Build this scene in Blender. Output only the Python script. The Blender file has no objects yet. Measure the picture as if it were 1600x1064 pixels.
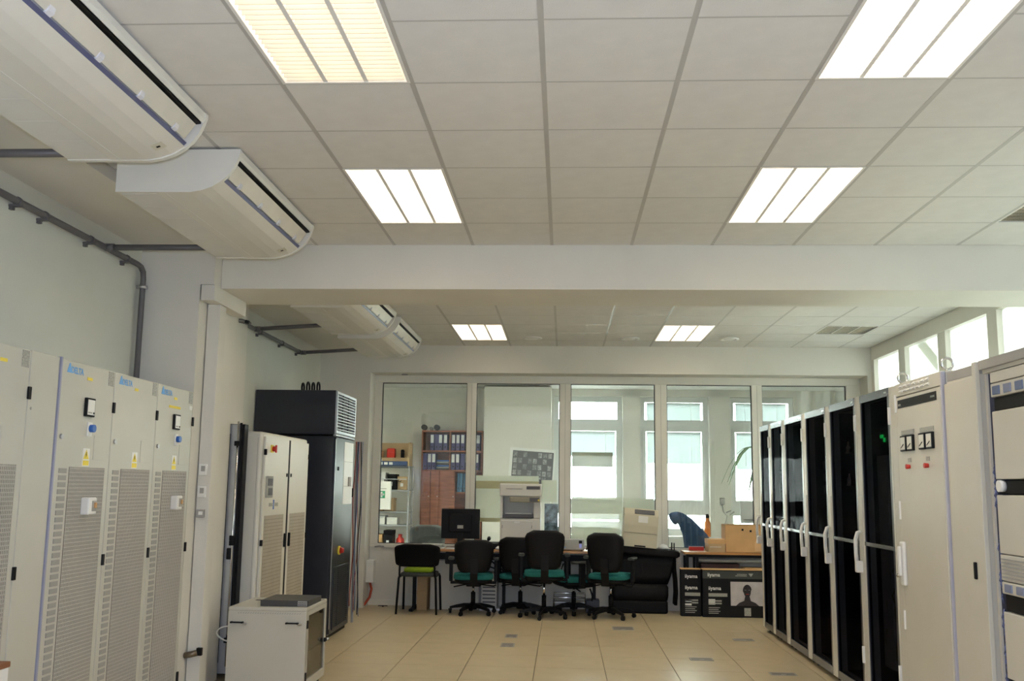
import bpy, bmesh, math, random
from mathutils import Vector, Matrix
random.seed(7)
S = bpy.context.scene
C = S.collection
PI = math.pi

# ------------------------------------------------------------------ camera
CAM_H = 1.54
def cam_axes(yaw, pitch, roll):
    cy, sy, cp, sp = math.cos(yaw), math.sin(yaw), math.cos(pitch), math.sin(pitch)
    f = Vector((sy*cp, cy*cp, sp)); r = Vector((cy, -sy, 0)); u = r.cross(f)
    cr, sr = math.cos(roll), math.sin(roll)
    return r*cr + u*sr, u*cr - r*sr, f
cam_d = bpy.data.cameras.new('camera'); cam = bpy.data.objects.new('camera', cam_d); C.objects.link(cam)
r_, u_, f_ = cam_axes(-.0542, .1479, .0133)
cam.matrix_world = Matrix(((r_.x, u_.x, -f_.x, 0), (r_.y, u_.y, -f_.y, 0), (r_.z, u_.z, -f_.z, CAM_H), (0, 0, 0, 1)))
cam_d.sensor_fit = 'HORIZONTAL'; cam_d.sensor_width = 36; cam_d.lens = 36*1531.7/1600
cam_d.clip_start = .02; cam_d.clip_end = 300
S.camera = cam

# ------------------------------------------------------------------ light and exposure
SKY = 18.0          # overcast daylight outside the windows
LAMP = 12.4         # ceiling luminaires
FLASH = 300         # the photographer's flash, a small lamp beside the lens
S.view_settings.view_transform = 'Standard'; S.view_settings.look = 'None'
S.view_settings.gamma = 1; S.view_settings.use_curve_mapping = False
S.view_settings.exposure = 0.08
S.cycles.sample_clamp_indirect = 40; S.cycles.diffuse_bounces = 7; S.cycles.transparent_max_bounces = 20
S.cycles.caustics_reflective = False; S.cycles.caustics_refractive = False
W = bpy.data.worlds.new('overcast_sky'); S.world = W; W.use_nodes = True
bg = W.node_tree.nodes['Background']; bg.inputs[0].default_value = (.93, 1, .97, 1); bg.inputs[1].default_value = SKY
fl = bpy.data.lights.new('camera_flash', 'POINT'); fl.energy = FLASH; fl.color = (.66, .76, 1); fl.shadow_soft_size = .03
flo = bpy.data.objects.new('camera_flash', fl); flo.location = (0, 0, CAM_H + .12); C.objects.link(flo)

# ------------------------------------------------------------------ materials
MATS = {}
def mat(name, col, rough=.5, metal=0, var=.06, scale=6, bump=0, bscale=80, spec=.5, coat=0, emit=None, es=0):
    if name in MATS: return MATS[name]
    m = bpy.data.materials.new(name); m.use_nodes = True; nt = m.node_tree; b = nt.nodes['Principled BSDF']
    b.inputs['Roughness'].default_value = rough; b.inputs['Metallic'].default_value = metal
    b.inputs['Specular IOR Level'].default_value = spec; b.inputs['Coat Weight'].default_value = coat
    tc = nt.nodes.new('ShaderNodeTexCoord')
    if var:
        n = nt.nodes.new('ShaderNodeTexNoise'); n.inputs['Scale'].default_value = scale; n.inputs['Detail'].default_value = 4
        nt.links.new(tc.outputs['Object'], n.inputs['Vector'])
        rp = nt.nodes.new('ShaderNodeValToRGB')
        rp.color_ramp.elements[0].position = .3; rp.color_ramp.elements[1].position = .7
        rp.color_ramp.elements[0].color = tuple(c*(1-var) for c in col) + (1,)
        rp.color_ramp.elements[1].color = tuple(min(1, c*(1+var)) for c in col) + (1,)
        nt.links.new(n.outputs['Fac'], rp.inputs['Fac']); nt.links.new(rp.outputs['Color'], b.inputs['Base Color'])
    else: b.inputs['Base Color'].default_value = tuple(col) + (1,)
    if bump:
        n2 = nt.nodes.new('ShaderNodeTexNoise'); n2.inputs['Scale'].default_value = bscale; n2.inputs['Detail'].default_value = 3
        nt.links.new(tc.outputs['Object'], n2.inputs['Vector'])
        bp = nt.nodes.new('ShaderNodeBump'); bp.inputs['Strength'].default_value = bump; bp.inputs['Distance'].default_value = .01
        nt.links.new(n2.outputs['Fac'], bp.inputs['Height']); nt.links.new(bp.outputs['Normal'], b.inputs['Normal'])
    if emit: b.inputs['Emission Color'].default_value = tuple(emit) + (1,); b.inputs['Emission Strength'].default_value = es
    MATS[name] = m; return m
def glass(name, tint, refl=1.0, rough=.0):
    m = bpy.data.materials.new(name); m.use_nodes = True; nt = m.node_tree; nt.nodes.clear()
    o = nt.nodes.new('ShaderNodeOutputMaterial'); mx = nt.nodes.new('ShaderNodeMixShader')
    t = nt.nodes.new('ShaderNodeBsdfTransparent'); g = nt.nodes.new('ShaderNodeBsdfGlossy'); fr = nt.nodes.new('ShaderNodeFresnel')
    mu = nt.nodes.new('ShaderNodeMath'); mu.operation = 'MULTIPLY'; mu.inputs[1].default_value = refl
    t.inputs[0].default_value = tuple(tint) + (1,); g.inputs['Roughness'].default_value = rough; fr.inputs[0].default_value = 1.45
    g.inputs[0].default_value = (1, 1, 1, 1)
    nt.links.new(fr.outputs[0], mu.inputs[0]); nt.links.new(mu.outputs[0], mx.inputs[0]); nt.links.new(t.outputs[0], mx.inputs[1])
    nt.links.new(g.outputs[0], mx.inputs[2]); nt.links.new(mx.outputs[0], o.inputs[0]); MATS[name] = m; return m
def translucent(name, col, tr=.5, alpha=0):
    m = bpy.data.materials.new(name); m.use_nodes = True; nt = m.node_tree; nt.nodes.clear()
    o = nt.nodes.new('ShaderNodeOutputMaterial'); mx = nt.nodes.new('ShaderNodeMixShader')
    d = nt.nodes.new('ShaderNodeBsdfDiffuse'); t = nt.nodes.new('ShaderNodeBsdfTranslucent')
    d.inputs[0].default_value = t.inputs[0].default_value = tuple(col) + (1,); mx.inputs[0].default_value = tr
    nt.links.new(d.outputs[0], mx.inputs[1]); nt.links.new(t.outputs[0], mx.inputs[2]); out = mx
    if alpha:
        tp = nt.nodes.new('ShaderNodeBsdfTransparent'); m2 = nt.nodes.new('ShaderNodeMixShader'); m2.inputs[0].default_value = alpha
        nt.links.new(mx.outputs[0], m2.inputs[1]); nt.links.new(tp.outputs[0], m2.inputs[2]); out = m2
    nt.links.new(out.outputs[0], o.inputs[0]); MATS[name] = m; return m
def wood(name, col, dark, rough=.4, scale=3):
    m = mat(name, col, rough, var=0); nt = m.node_tree; b = nt.nodes['Principled BSDF']; tc = nt.nodes.new('ShaderNodeTexCoord')
    mp = nt.nodes.new('ShaderNodeMapping'); mp.inputs['Scale'].default_value = (scale*.4, scale*4, scale*4)
    n = nt.nodes.new('ShaderNodeTexNoise'); n.inputs['Scale'].default_value = 3; n.inputs['Detail'].default_value = 6
    rp = nt.nodes.new('ShaderNodeValToRGB'); rp.color_ramp.elements[0].color = tuple(dark) + (1,); rp.color_ramp.elements[1].color = tuple(col) + (1,)
    rp.color_ramp.elements[0].position = .3; rp.color_ramp.elements[1].position = .65
    nt.links.new(tc.outputs['Object'], mp.inputs[0]); nt.links.new(mp.outputs[0], n.inputs['Vector']); nt.links.new(n.outputs['Fac'], rp.inputs['Fac'])
    nt.links.new(rp.outputs['Color'], b.inputs['Base Color']); return m

M_WALL = mat('painted_plaster', (.70, .685, .635), .75, var=.03, scale=2, bump=.08, bscale=60)
M_WALLG = mat('greenish_plaster', (.64, .655, .60), .75, var=.03, scale=2, bump=.08, bscale=60)
M_TILE = mat('mineral_ceiling_tile', (.71, .70, .68), .85, var=.03, scale=8, bump=.25, bscale=220)
M_GRID = mat('ceiling_grid_metal', (.47, .46, .44), .45, var=.02)
M_FLOOR = mat('beige_floor_tile', (.50, .41, .26), .33, var=.05, scale=5, bump=.02, bscale=40, spec=.45)
M_JOINT = mat('floor_joint', (.16, .13, .10), .7)
M_ACW = mat('ac_plastic', (.73, .72, .675), .35, var=.02)
M_ACG = mat('ac_intake', (.71, .71, .69), .5, var=.02)
M_ACB = mat('ac_louvre_blue', (.10, .11, .22), .4)
M_ACV = mat('ac_vane', (.66, .63, .56), .45)
M_CLEAR = mat('clear_plastic', (.72, .73, .80), .15)
M_CAB = mat('cabinet_grey', (.555, .55, .495), .42, var=.02, scale=3)
M_CABW = mat('cabinet_white', (.70, .685, .62), .42, var=.02, scale=3)
M_RACKW = mat('small_rack_paint', (.57, .56, .50), .42, var=.02, scale=3)
M_EDGE = mat('cabinet_edge_blue_grey', (.33, .34, .45), .4, var=.02)
M_DARKR = mat('grille_recess', (.13, .12, .10), .7)
M_GRIL = mat('grille_bar', (.47, .45, .40), .5, var=.02)
M_SLOT = mat('vent_slot_grey', (.36, .355, .34), .6)
M_BLK = mat('black_plastic', (.006, .006, .0065), .55, var=.1, spec=.25)
M_BLKM = mat('black_cabinet_steel', (.018, .021, .032), .28, var=.08, spec=.6)
M_BLKF = mat('black_fabric', (.006, .006, .006), .95, var=.2, scale=60, bump=.3, bscale=300, spec=.2)
M_LEATH = mat('black_leather', (.005, .005, .0055), .6, var=.2, scale=20, bump=.15, bscale=60, spec=.25)
M_TEAL = mat('teal_fabric', (.028, .185, .175), .95, var=.1, scale=40, bump=.3, bscale=300, spec=.2)
M_LIME = mat('lime_cushion', (.30, .45, .02), .9, var=.08)
M_GREYF = mat('dark_grey_fabric', (.07, .075, .07), .95, var=.1)
M_STEEL = mat('brushed_steel', (.55, .55, .56), .3, 1, var=.04)
M_ALU = mat('aluminium', (.56, .58, .62), .35, .7, var=.03)
M_SHELF = mat('galvanised_shelf', (.36, .37, .38), .5, .3, var=.05)
M_CHROME = mat('chrome', (.75, .75, .76), .12, 1, var=0)
M_PIPE = mat('grey_conduit', (.12, .115, .12), .45, var=.04)
M_FRAME = mat('window_pvc', (.74, .725, .66), .4, var=.02)
M_FRAMEG = mat('office_window_pvc', (.70, .71, .70), .4, var=.02)
M_PRINT = mat('blue_print', (.16, .42, .80), .5, var=0)
M_YEL = mat('yellow_sticker', (.85, .70, .08), .5, var=.03)
M_WHITE = mat('white_plastic', (.80, .80, .78), .4, var=.02)
M_STK = mat('grey_sticker', (.36, .36, .33), .5, var=.3, scale=120)
M_RED = mat('red_plastic', (.55, .03, .02), .35)
M_BLUE = mat('blue_plastic', (.03, .14, .50), .35)
M_CARD = mat('cardboard', (.47, .33, .19), .8, var=.06)
M_CARDO = mat('orange_cardboard', (.62, .37, .17), .8, var=.06)
M_DESK = wood('beech_desk', (.52, .27, .10), (.40, .19, .06), .32)
M_MAHO = wood('bookcase_mahogany', (.33, .115, .06), (.22, .07, .035), .4)
M_PUR = mat('binder_purple', (.075, .07, .20), .5, var=.05)
M_LABEL = mat('binder_label', (.75, .76, .76), .6, var=.02)
M_BEIGE = mat('beige_printer_plastic', (.62, .57, .44), .45, var=.02)
M_COP = mat('copier_plastic', (.66, .655, .62), .45, var=.02)
M_COPD = mat('copier_dark', (.10, .10, .11), .5)
M_GREEN = mat('first_aid_green', (.03, .33, .16), .5, var=0)
M_DENIM = mat('dark_blue_cloth', (.016, .034, .07), .95, var=.25, scale=14, bump=.4, bscale=40, spec=.2)
M_ORNG = mat('orange_bottle', (.65, .20, .04), .35)
M_LEAF = mat('plant_leaf', (.10, .19, .07), .5, var=.2)
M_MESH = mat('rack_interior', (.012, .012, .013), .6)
M_RFR = mat('rack_frame_grey', (.60, .58, .51), .42, var=.02, scale=3)
M_RTOP = mat('rack_door_band', (.16, .165, .18), .25, .6, var=.05)
M_EQUIP = mat('rack_equipment', (.06, .06, .062), .45, var=.1)
M_LEDG = mat('green_led', (0, .4, .05), .5, var=0, emit=(.02, 1, .15), es=1.0)
M_LEDB = mat('blue_led', (.05, .1, .6), .5, var=0, emit=(.1, .25, 1), es=3)
M_LCD = mat('blue_display', (.25, .28, .6), .4, var=0, emit=(.35, .38, .85), es=.35)
M_BOXB = mat('black_box_print', (.008, .008, .0085), .55, var=.05, spec=.25)
M_PHOTO = mat('box_picture_grey', (.52, .48, .50), .5, var=.12, scale=9)
M_SKIN = mat('box_picture_figure', (.03, .022, .025), .5, var=.3, scale=30)
M_GROUND = mat('outdoor_paving', (.55, .55, .52), .9)
M_TUBE = mat('fluorescent_lamp', (1, .93, .8), .5, var=0, emit=(1, .91, .795), es=LAMP)
M_TUBEW = mat('aged_fluorescent_lamp', (1, .93, .8), .5, var=0, emit=(1, .86, .68), es=LAMP*.28)
M_FILLO = mat('office_fill_lamp', (1, .97, .9), .5, var=0, emit=(.98, 1, .97), es=LAMP*3.0)  # glow of the unseen lamps added to lift the office brightness
M_REFL = mat('luminaire_reflector', (.80, .79, .76), .35, var=0)
M_LALU = mat('bright_louvre_aluminium', (.86, .83, .76), .18, .9, var=0)
M_LOFF = mat('unlit_lamp', (.62, .58, .48), .5, var=0)
M_LOUV = translucent('luminaire_louvre', (.82, .79, .72), .35)
M_PAPER = translucent('paper_sheet', (.80, .81, .70), .45, .18)
M_PAPY = translucent('paper_yellow_band', (.85, .72, .42), .4, .35)
M_BLIND = translucent('blind_slat', (.72, .78, .79), .045)
M_FROST = translucent('frosted_film', (.60, .61, .58), .75, .06)
G_WIN = glass('window_glass', (.90, .93, .91), .9)
G_EXT = glass('outer_window_glass', (.97, .98, .98), .5)
G_SMOKE = glass('smoked_rack_glass', (.42, .42, .44), .02)
G_DOOR = glass('tinted_door_glass', (.55, .55, .50), .8)

# ------------------------------------------------------------------ mesh helpers
class MB:
    def __init__(s): s.bm = bmesh.new(); s.mi = 0; s.T = None
    def _add(s, vs, fs, smooth=False):
        if s.T is not None: vs = [s.T @ Vector(v) for v in vs]
        bv = [s.bm.verts.new(v) for v in vs]
        for f in fs:
            try:
                fa = s.bm.faces.new([bv[i] for i in f]); fa.material_index = s.mi; fa.smooth = smooth
            except ValueError: pass
        return s
    def box(s, x0, x1, y0, y1, z0, z1, bev=0):
        if bev <= 0:
            return s._add([(x0,y0,z0),(x1,y0,z0),(x1,y1,z0),(x0,y1,z0),(x0,y0,z1),(x1,y0,z1),(x1,y1,z1),(x0,y1,z1)],
                   [(0,3,2,1),(4,5,6,7),(0,1,5,4),(1,2,6,5),(2,3,7,6),(3,0,4,7)])
        b = min(bev, .49*min(x1-x0, y1-y0, z1-z0)); bm = bmesh.new()
        bmesh.ops.create_cube(bm, size=1)
        for v in bm.verts: v.co = ((x0+x1)/2 + v.co.x*(x1-x0), (y0+y1)/2 + v.co.y*(y1-y0), (z0+z1)/2 + v.co.z*(z1-z0))
        bmesh.ops.bevel(bm, geom=bm.edges[:], offset=b, segments=2, affect='EDGES', profile=.5)
        bm.verts.index_update(); s._add([v.co.copy() for v in bm.verts], [[v.index for v in f.verts] for f in bm.faces]); bm.free(); return s
    def prism(s, poly, axis, a, b, smooth=False):
        def P(p, t): return {'x': (t, p[0], p[1]), 'y': (p[0], t, p[1]), 'z': (p[0], p[1], t)}[axis]
        n = len(poly); vs = [P(p, a) for p in poly] + [P(p, b) for p in poly]
        s._add(vs, [(i, (i+1) % n, n+(i+1) % n, n+i) for i in range(n)], smooth)
        s._add(vs, [tuple(range(n))[::-1], tuple(range(n, 2*n))]); return s
    def cyl(s, p0, p1, r, n=10, r2=None):
        return s.tube([p0, p1], [r, r if r2 is None else r2], n)
    def tube(s, pts, r, n=8, closed=False):
        pts = [Vector(p) for p in pts]; m = len(pts); rs = r if isinstance(r, (list, tuple)) else [r]*m
        vs = []; up = None
        for i, p in enumerate(pts):
            a = pts[(i-1) % m] if (i or closed) else p; b = pts[(i+1) % m] if (i < m-1 or closed) else p
            t = (b-a)
            t = t.normalized() if t.length > 1e-9 else Vector((0, 0, 1))
            if up is None: up = Vector((0, 0, 1)) if abs(t.z) < .9 else Vector((1, 0, 0))
            u = t.cross(up); u = u.normalized() if u.length > 1e-6 else t.orthogonal().normalized(); v = u.cross(t).normalized(); up = v
            for k in range(n): vs.append(p + u*rs[i]*math.cos(2*PI*k/n) + v*rs[i]*math.sin(2*PI*k/n))
        fs = [(i*n+k, i*n+(k+1) % n, ((i+1) % m)*n+(k+1) % n, ((i+1) % m)*n+k) for i in range(m if closed else m-1) for k in range(n)]
        s._add(vs, fs, True)
        if not closed: s._add(vs, [tuple(range(n))[::-1], tuple(range((m-1)*n, m*n))])
        return s
    def lathe(s, prof, c=(0, 0, 0), n=16, sx=1, sy=1):
        vs = [(c[0]+r*sx*math.cos(2*PI*k/n), c[1]+r*sy*math.sin(2*PI*k/n), c[2]+z) for r, z in prof for k in range(n)]; m = len(prof)
        s._add(vs, [(i*n+k, i*n+(k+1) % n, (i+1)*n+(k+1) % n, (i+1)*n+k) for i in range(m-1) for k in range(n)], True)
        s._add(vs, [tuple(range(n))[::-1], tuple(range((m-1)*n, m*n))]); return s
    def rings(s, rings, smooth=True):
        n = len(rings[0]); vs = [p for r in rings for p in r]; m = len(rings)
        s._add(vs, [(i*n+k, i*n+(k+1) % n, (i+1)*n+(k+1) % n, (i+1)*n+k) for i in range(m-1) for k in range(n)], smooth)
        s._add(vs, [tuple(range(n))[::-1], tuple(range((m-1)*n, m*n))]); return s
    def mesh(s, name, mats):
        bm = s.bm; bmesh.ops.remove_doubles(bm, verts=bm.verts, dist=1e-6)
        bmesh.ops.recalc_face_normals(bm, faces=bm.faces); me = bpy.data.meshes.new(name); bm.to_mesh(me); bm.free()
        for m in (mats if isinstance(mats, (list, tuple)) else [mats]): me.materials.append(m)
        return me
    def obj(s, name, mats, parent=None, label=None):
        return put(name, s.mesh(name, mats), parent, label)
def put(name, me, parent=None, label=None, loc=None, rz=None):
    o = bpy.data.objects.new(name, me); C.objects.link(o)
    if parent: o.parent = parent
    if label: o['label'] = label
    if loc: o.location = loc
    if rz is not None: o.rotation_euler = (0, 0, rz)
    return o
def thing(name, label, cat, loc=(0, 0, 0), rz=0, group=None, kind=None):
    o = bpy.data.objects.new(name, None); C.objects.link(o); o.empty_display_size = .1
    o.location = loc; o.rotation_euler = (0, 0, rz); return tag(o, label, cat, group, kind)
def tag(o, label, cat, group=None, kind=None):
    o['label'] = label; o['category'] = cat
    if group: o['group'] = group
    if kind: o['kind'] = kind
    return o
def B(name, m, parent, x0, x1, y0, y1, z0, z1, bev=0, label=None):
    return MB().box(x0, x1, y0, y1, z0, z1, bev).obj(name, m, parent, label)
def struct(name, label, cat, m, boxes, bev=0):
    b = MB()
    for q in boxes: b.box(*q, bev)
    return tag(b.obj(name, m), label, cat, kind='structure')
def rrect(w, h, r, n=4, cx=0, cy=0):
    p = []
    for (sx, sy, a) in ((1, 1, 0), (-1, 1, 90), (-1, -1, 180), (1, -1, 270)):
        for k in range(n+1):
            t = math.radians(a + 90*k/n); p.append((cx+sx*(w/2-r)+r*math.cos(t), cy+sy*(h/2-r)+r*math.sin(t)))
    return p
def text_mesh(body, size, m, ext=.0006, bold=0):
    cu = bpy.data.curves.new('lettering', 'FONT'); cu.body = body; cu.size = size; cu.extrude = ext; cu.offset = bold; cu.resolution_u = 2
    o = bpy.data.objects.new('lettering_source', cu); C.objects.link(o)
    dg = bpy.context.evaluated_depsgraph_get(); me = bpy.data.meshes.new_from_object(o.evaluated_get(dg))
    bpy.data.objects.remove(o); me.materials.clear(); me.materials.append(m); return me
def letter(name, body, size, m, parent, loc, face, bold=0, label=None, sx=1):
    o = put(name, text_mesh(body, size, m, bold=bold), parent, label); o.location = loc
    o.rotation_euler = {'+x': (PI/2, 0, PI/2), '-x': (PI/2, 0, -PI/2), '-y': (PI/2, 0, 0)}[face]; o.scale = (sx, 1, 1); return o
def children(o): return [c for c in C.objects if c.parent == o]
def copy_tree(o, parent=None):
    c = o.copy(); C.objects.link(c); c.parent = parent
    for ch in children(o): copy_tree(ch, c)
    return c

# ------------------------------------------------------------------ room shell
XL, XR, ZC, YN, YB, YG = -3.2, 3.9, 3.352, -2.6, 12.62, 13.0
floor = struct('floor', 'beige raised floor of large square tiles with dark joints', 'floor', M_JOINT, [(XL, XR, YN, 13.1, -.10, -.012)])
B('near_floor', M_FLOOR, floor, XL, XR, YN, 7.577, -.012, 0); B('side_floor', M_FLOOR, floor, 2.763, XR, 7.577, 13.1, -.012, 0)
tile_me = {}
gx = [-3.2] + [-2.64+.6*i for i in range(10)]
gy = [7.58+.6*i for i in range(10)]
for i in range(len(gx)-1):
    for j in range(len(gy)-1):
        w, d = round(gx[i+1]-gx[i]-.005, 4), round(min(gy[j+1], 12.965)-gy[j]-.004, 4)
        if (w, d) not in tile_me:
            tile_me[w, d] = MB().box(0, w, 0, d, -.012, 0, .0012).mesh('floor_tile', M_FLOOR)
        put('floor_tile', tile_me[w, d], floor, None, (gx[i], gy[j], 0))

ceiling = struct('ceiling', 'suspended ceiling of square mineral tiles in a metal grid', 'ceiling', M_TILE, [(XL, XR, YN, 13.1, 3.45, 3.55)])
LIT = [(-1.3, 5.415), (-1.3, 3.015), (1.1, 5.415), (1.1, 3.015), (-1.3, 10.92), (1.1, 10.92), (-1.3, 8.52), (1.1, 8.52)]
DARK = [(2.9, 5.415, 1.2), (2.9, 10.92, .6)]
HOLES = [(x, y, 1.2) for x, y in LIT] + DARK
cx = [-2.65] + [-2.5+.6*k for k in range(11)] + [XR]
def in_hole(x0, y0):
    return any(abs(x0-hx) < .05 and hy-.05 < y0 < hy+L-.1 for hx, hy, L in HOLES)
ct = {}
grid = MB()
def zone(ys, tiles_from):
    for x in cx[1:-1]: grid.box(x-.012, x+.012, ys[0], ys[-1], ZC-.0008, ZC+.012)
    for y in ys[1:-1]:
        for i in range(len(cx)-1):
            if not any(abs(cx[i]-hx) < .05 and hy+.05 < y < hy+L-.05 for hx, hy, L in HOLES): grid.box(cx[i]+.012, cx[i+1]-.012, y-.0052, y+.0052, ZC-.0006, ZC+.011)
    for i in range(len(cx)-1):
        for j in range(len(ys)-1):
            if in_hole(cx[i], ys[j]): continue
            w, d = round(cx[i+1]-cx[i]-.022, 4), round(ys[j+1]-ys[j]-.010, 4)
            if (w, d) not in ct: ct[w, d] = MB().box(.011, .011+w, .005, .005+d, 0, .015, .0015).mesh('ceiling_tile', M_TILE)
            if ys[j] >= tiles_from: put('ceiling_tile', ct[w, d], ceiling, None, (cx[i], ys[j], ZC))
            else: hid.box(cx[i]+.011, cx[i+1]-.011, ys[j]+.005, ys[j+1]-.005, ZC, ZC+.015)
hid = MB()
zone([YN] + [-2.385+.6*k for k in range(16)] + [7.24], 2.3)
zone([7.9] + [8.52+.6*k for k in range(7)] + [YB], 8.5)
g = grid.obj('ceiling_grid', M_GRID, ceiling); g['kind'] = 'stuff'
h = hid.obj('ceiling_field', M_TILE, ceiling); h['kind'] = 'stuff'

struct('wall_left', 'plain greenish white wall behind the row of tall grey cabinets', 'wall', M_WALLG, [(-3.35, XL, YN, 13.1, 0, 3.45)])
struct('wall_front', 'plain white end wall of the hall', 'wall', M_WALL, [(-3.35, 4.05, YN-.15, YN, 0, 3.55)])
struct('trim_1', 'broad white ceiling beam crossing the whole room', 'beam', M_WALL, [(-2.63, XR, 7.24, 7.9, 3.01, 3.45)])
struct('trim_2', 'white wall pier carrying the left end of the ceiling beam', 'pier', M_WALL,
       [(XL, -2.735, 7.09, 7.93, 0, 3.45), (-2.735, -2.632, 7.09, 7.93, 3.012, 3.45)])
struct('trim_3', 'plain plaster ceiling strip along the left wall beside the air conditioners', 'soffit', M_WALL,
       [(XL, -2.65, YN, 7.09, 3.28, 3.45)])
struct('trim_4', 'plain plaster ceiling strip beyond the beam above the black tower', 'soffit', M_WALL,
       [(XL, -2.65, 7.93, YB, 3.28, 3.45)])
struct('trim_5', 'narrow plastered duct rising behind the white double cabinet', 'duct', M_WALL, [(XL, -3.09, 8.95, 9.3, 0, 3.28)])
wb_ = struct('wall_back', 'white wall around the glazed office partition', 'wall', M_WALL,
       [(XL, 4.05, YB, 13.1, 2.995, 3.45), (XL, -2.53, YB, 13.1, 0, 2.995), (3.85, 4.05, YB, 13.1, 0, 2.995), (-2.53, 3.85, 12.97, 13.1, 0, .735)])
struct('baseboard_back', 'pale skirting along the foot of the glazed partition', 'skirting', M_FRAME, [(-2.53, 3.85, 12.955, 12.97, 0, .07)])

# glazed partition to the office
win1 = tag(MB().box(-2.53, 3.85, 12.955, 13.045, 2.895, 2.995, .004).box(-2.53, 3.85, 12.94, 13.05, .735, .785, .004).obj('window_1', M_FRAME),
           'wide white framed glazed partition in front of the office', 'window', kind='structure')
for a, b in ((-2.53, -2.43), (-1.29, -1.165), (-.06, .085), (1.19, 1.345), (2.45, 2.585), (3.67, 3.85)):
    p = B('window_post', M_FRAME, win1, a, b, 12.955, 13.045, .785, 2.895, .004)
    if b-a < .2 and a > -2 and a < 3: B('joint_line', M_SLOT, p, (a+b)/2-.002, (a+b)/2+.002, 12.9535, 12.957, .79, 2.89)
for a, b in ((-2.43, -1.29), (-1.165, -.06), (.085, 1.19), (1.345, 2.45), (2.585, 3.67)):
    p = B('pane', G_WIN, win1, a, b, 12.997, 13.003, .785, 2.895)
    s = MB()
    for q in ((a, a+.008, .785, 2.895), (b-.008, b, .785, 2.895)): s.box(q[0], q[1], 12.985, 13.015, q[2], q[3])
    s.box(a, b, 12.985, 13.015, .785, .793).box(a, b, 12.985, 13.015, 2.887, 2.895); s.obj('seal', M_BLK, p)

# window band in the right wall
wr = struct('wall_right', 'low white wall under the bright window band behind the racks', 'wall', M_WALL, [(XR, 4.05, YN, 13.1, 0, 1.0), (XR, 4.05, YN, 4.23, 1.0, 3.45)])  # near stretch, out of view, kept windowless so daylight gathers at the back
win2 = tag(MB().box(XR, 4.0, 4.23, YB, 3.185, 3.45, .004).box(XR-.03, 4.0, 4.23, YB, 1.0, 1.06, .004).obj('window_2', M_FRAME),
           'long band of bright windows above the rack row', 'window', kind='structure')
ms = [YB, 11.49, 10.28, 9.07, 7.86, 6.65, 5.44, 4.23]
for y in ms: B('window_post', M_FRAME, win2, XR, 4.0, max(4.23, y-.11), min(YB, y+.10), 1.06, 3.185, .004)
for a, b in zip(ms[1:], ms[:-1]):
    p = B('pane', G_EXT, win2, 3.945, 3.951, a+.10, b-.11, 1.06, 3.185)
    B('film', M_FROST, p, 3.953, 3.954, a+.10, b-.11, 1.06, 3.185)

# office beyond the partition
struct('floor_office', 'pale floor of the office behind the glass', 'floor', mat('office_floor_grey', (.50, .51, .50), .5), [(-5, 5.2, 13.1, 18.3, -.1, 0)])
struct('ceiling_office', 'white ceiling of the office behind the glass', 'ceiling', M_TILE, [(-5, 5.2, 13.1, 18.3, 3.33, 3.45)])
struct('wall_office_left', 'grey green side wall of the office', 'wall', M_WALLG, [(-5.15, -5, 13.1, 18.3, 0, 3.45), (-5.15, -3.35, 13.05, 13.1, 0, 3.45)])
struct('wall_office_right', 'white side wall of the office', 'wall', M_WALL, [(5.05, 5.2, 13.1, 18.3, 0, 3.45), (4.05, 5.2, 13.05, 13.1, 0, 3.45)])
WINS = [(-.19, 1.06), (1.38, 2.615), (2.99, 4.16)]
struct('wall_office_back', 'outer wall of the office with piers between tall windows', 'wall', M_WALL,
       [(-5, -.19, 18.0, 18.3, 0, 3.33), (-.19, 5.05, 18.0, 18.3, 0, .68), (-.19, 5.05, 18.0, 18.3, 3.2, 3.33), (1.06, 1.38, 17.9, 18.3, .68, 3.2),
        (2.615, 2.99, 17.9, 18.3, .68, 3.2), (4.16, 5.05, 18.0, 18.3, .68, 3.2)])
struct('wall_office_partition', 'pale free standing wall section left of the office windows', 'wall', M_WALL, [(-1.42, -.23, 17.35, 18.0, 0, 3.3)])
struct('trim_6', 'white window board along the office windows', 'sill', M_FRAMEG, [(-.19, 4.3, 17.86, 18.05, .66, .70)])
slat = MB()
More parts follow.
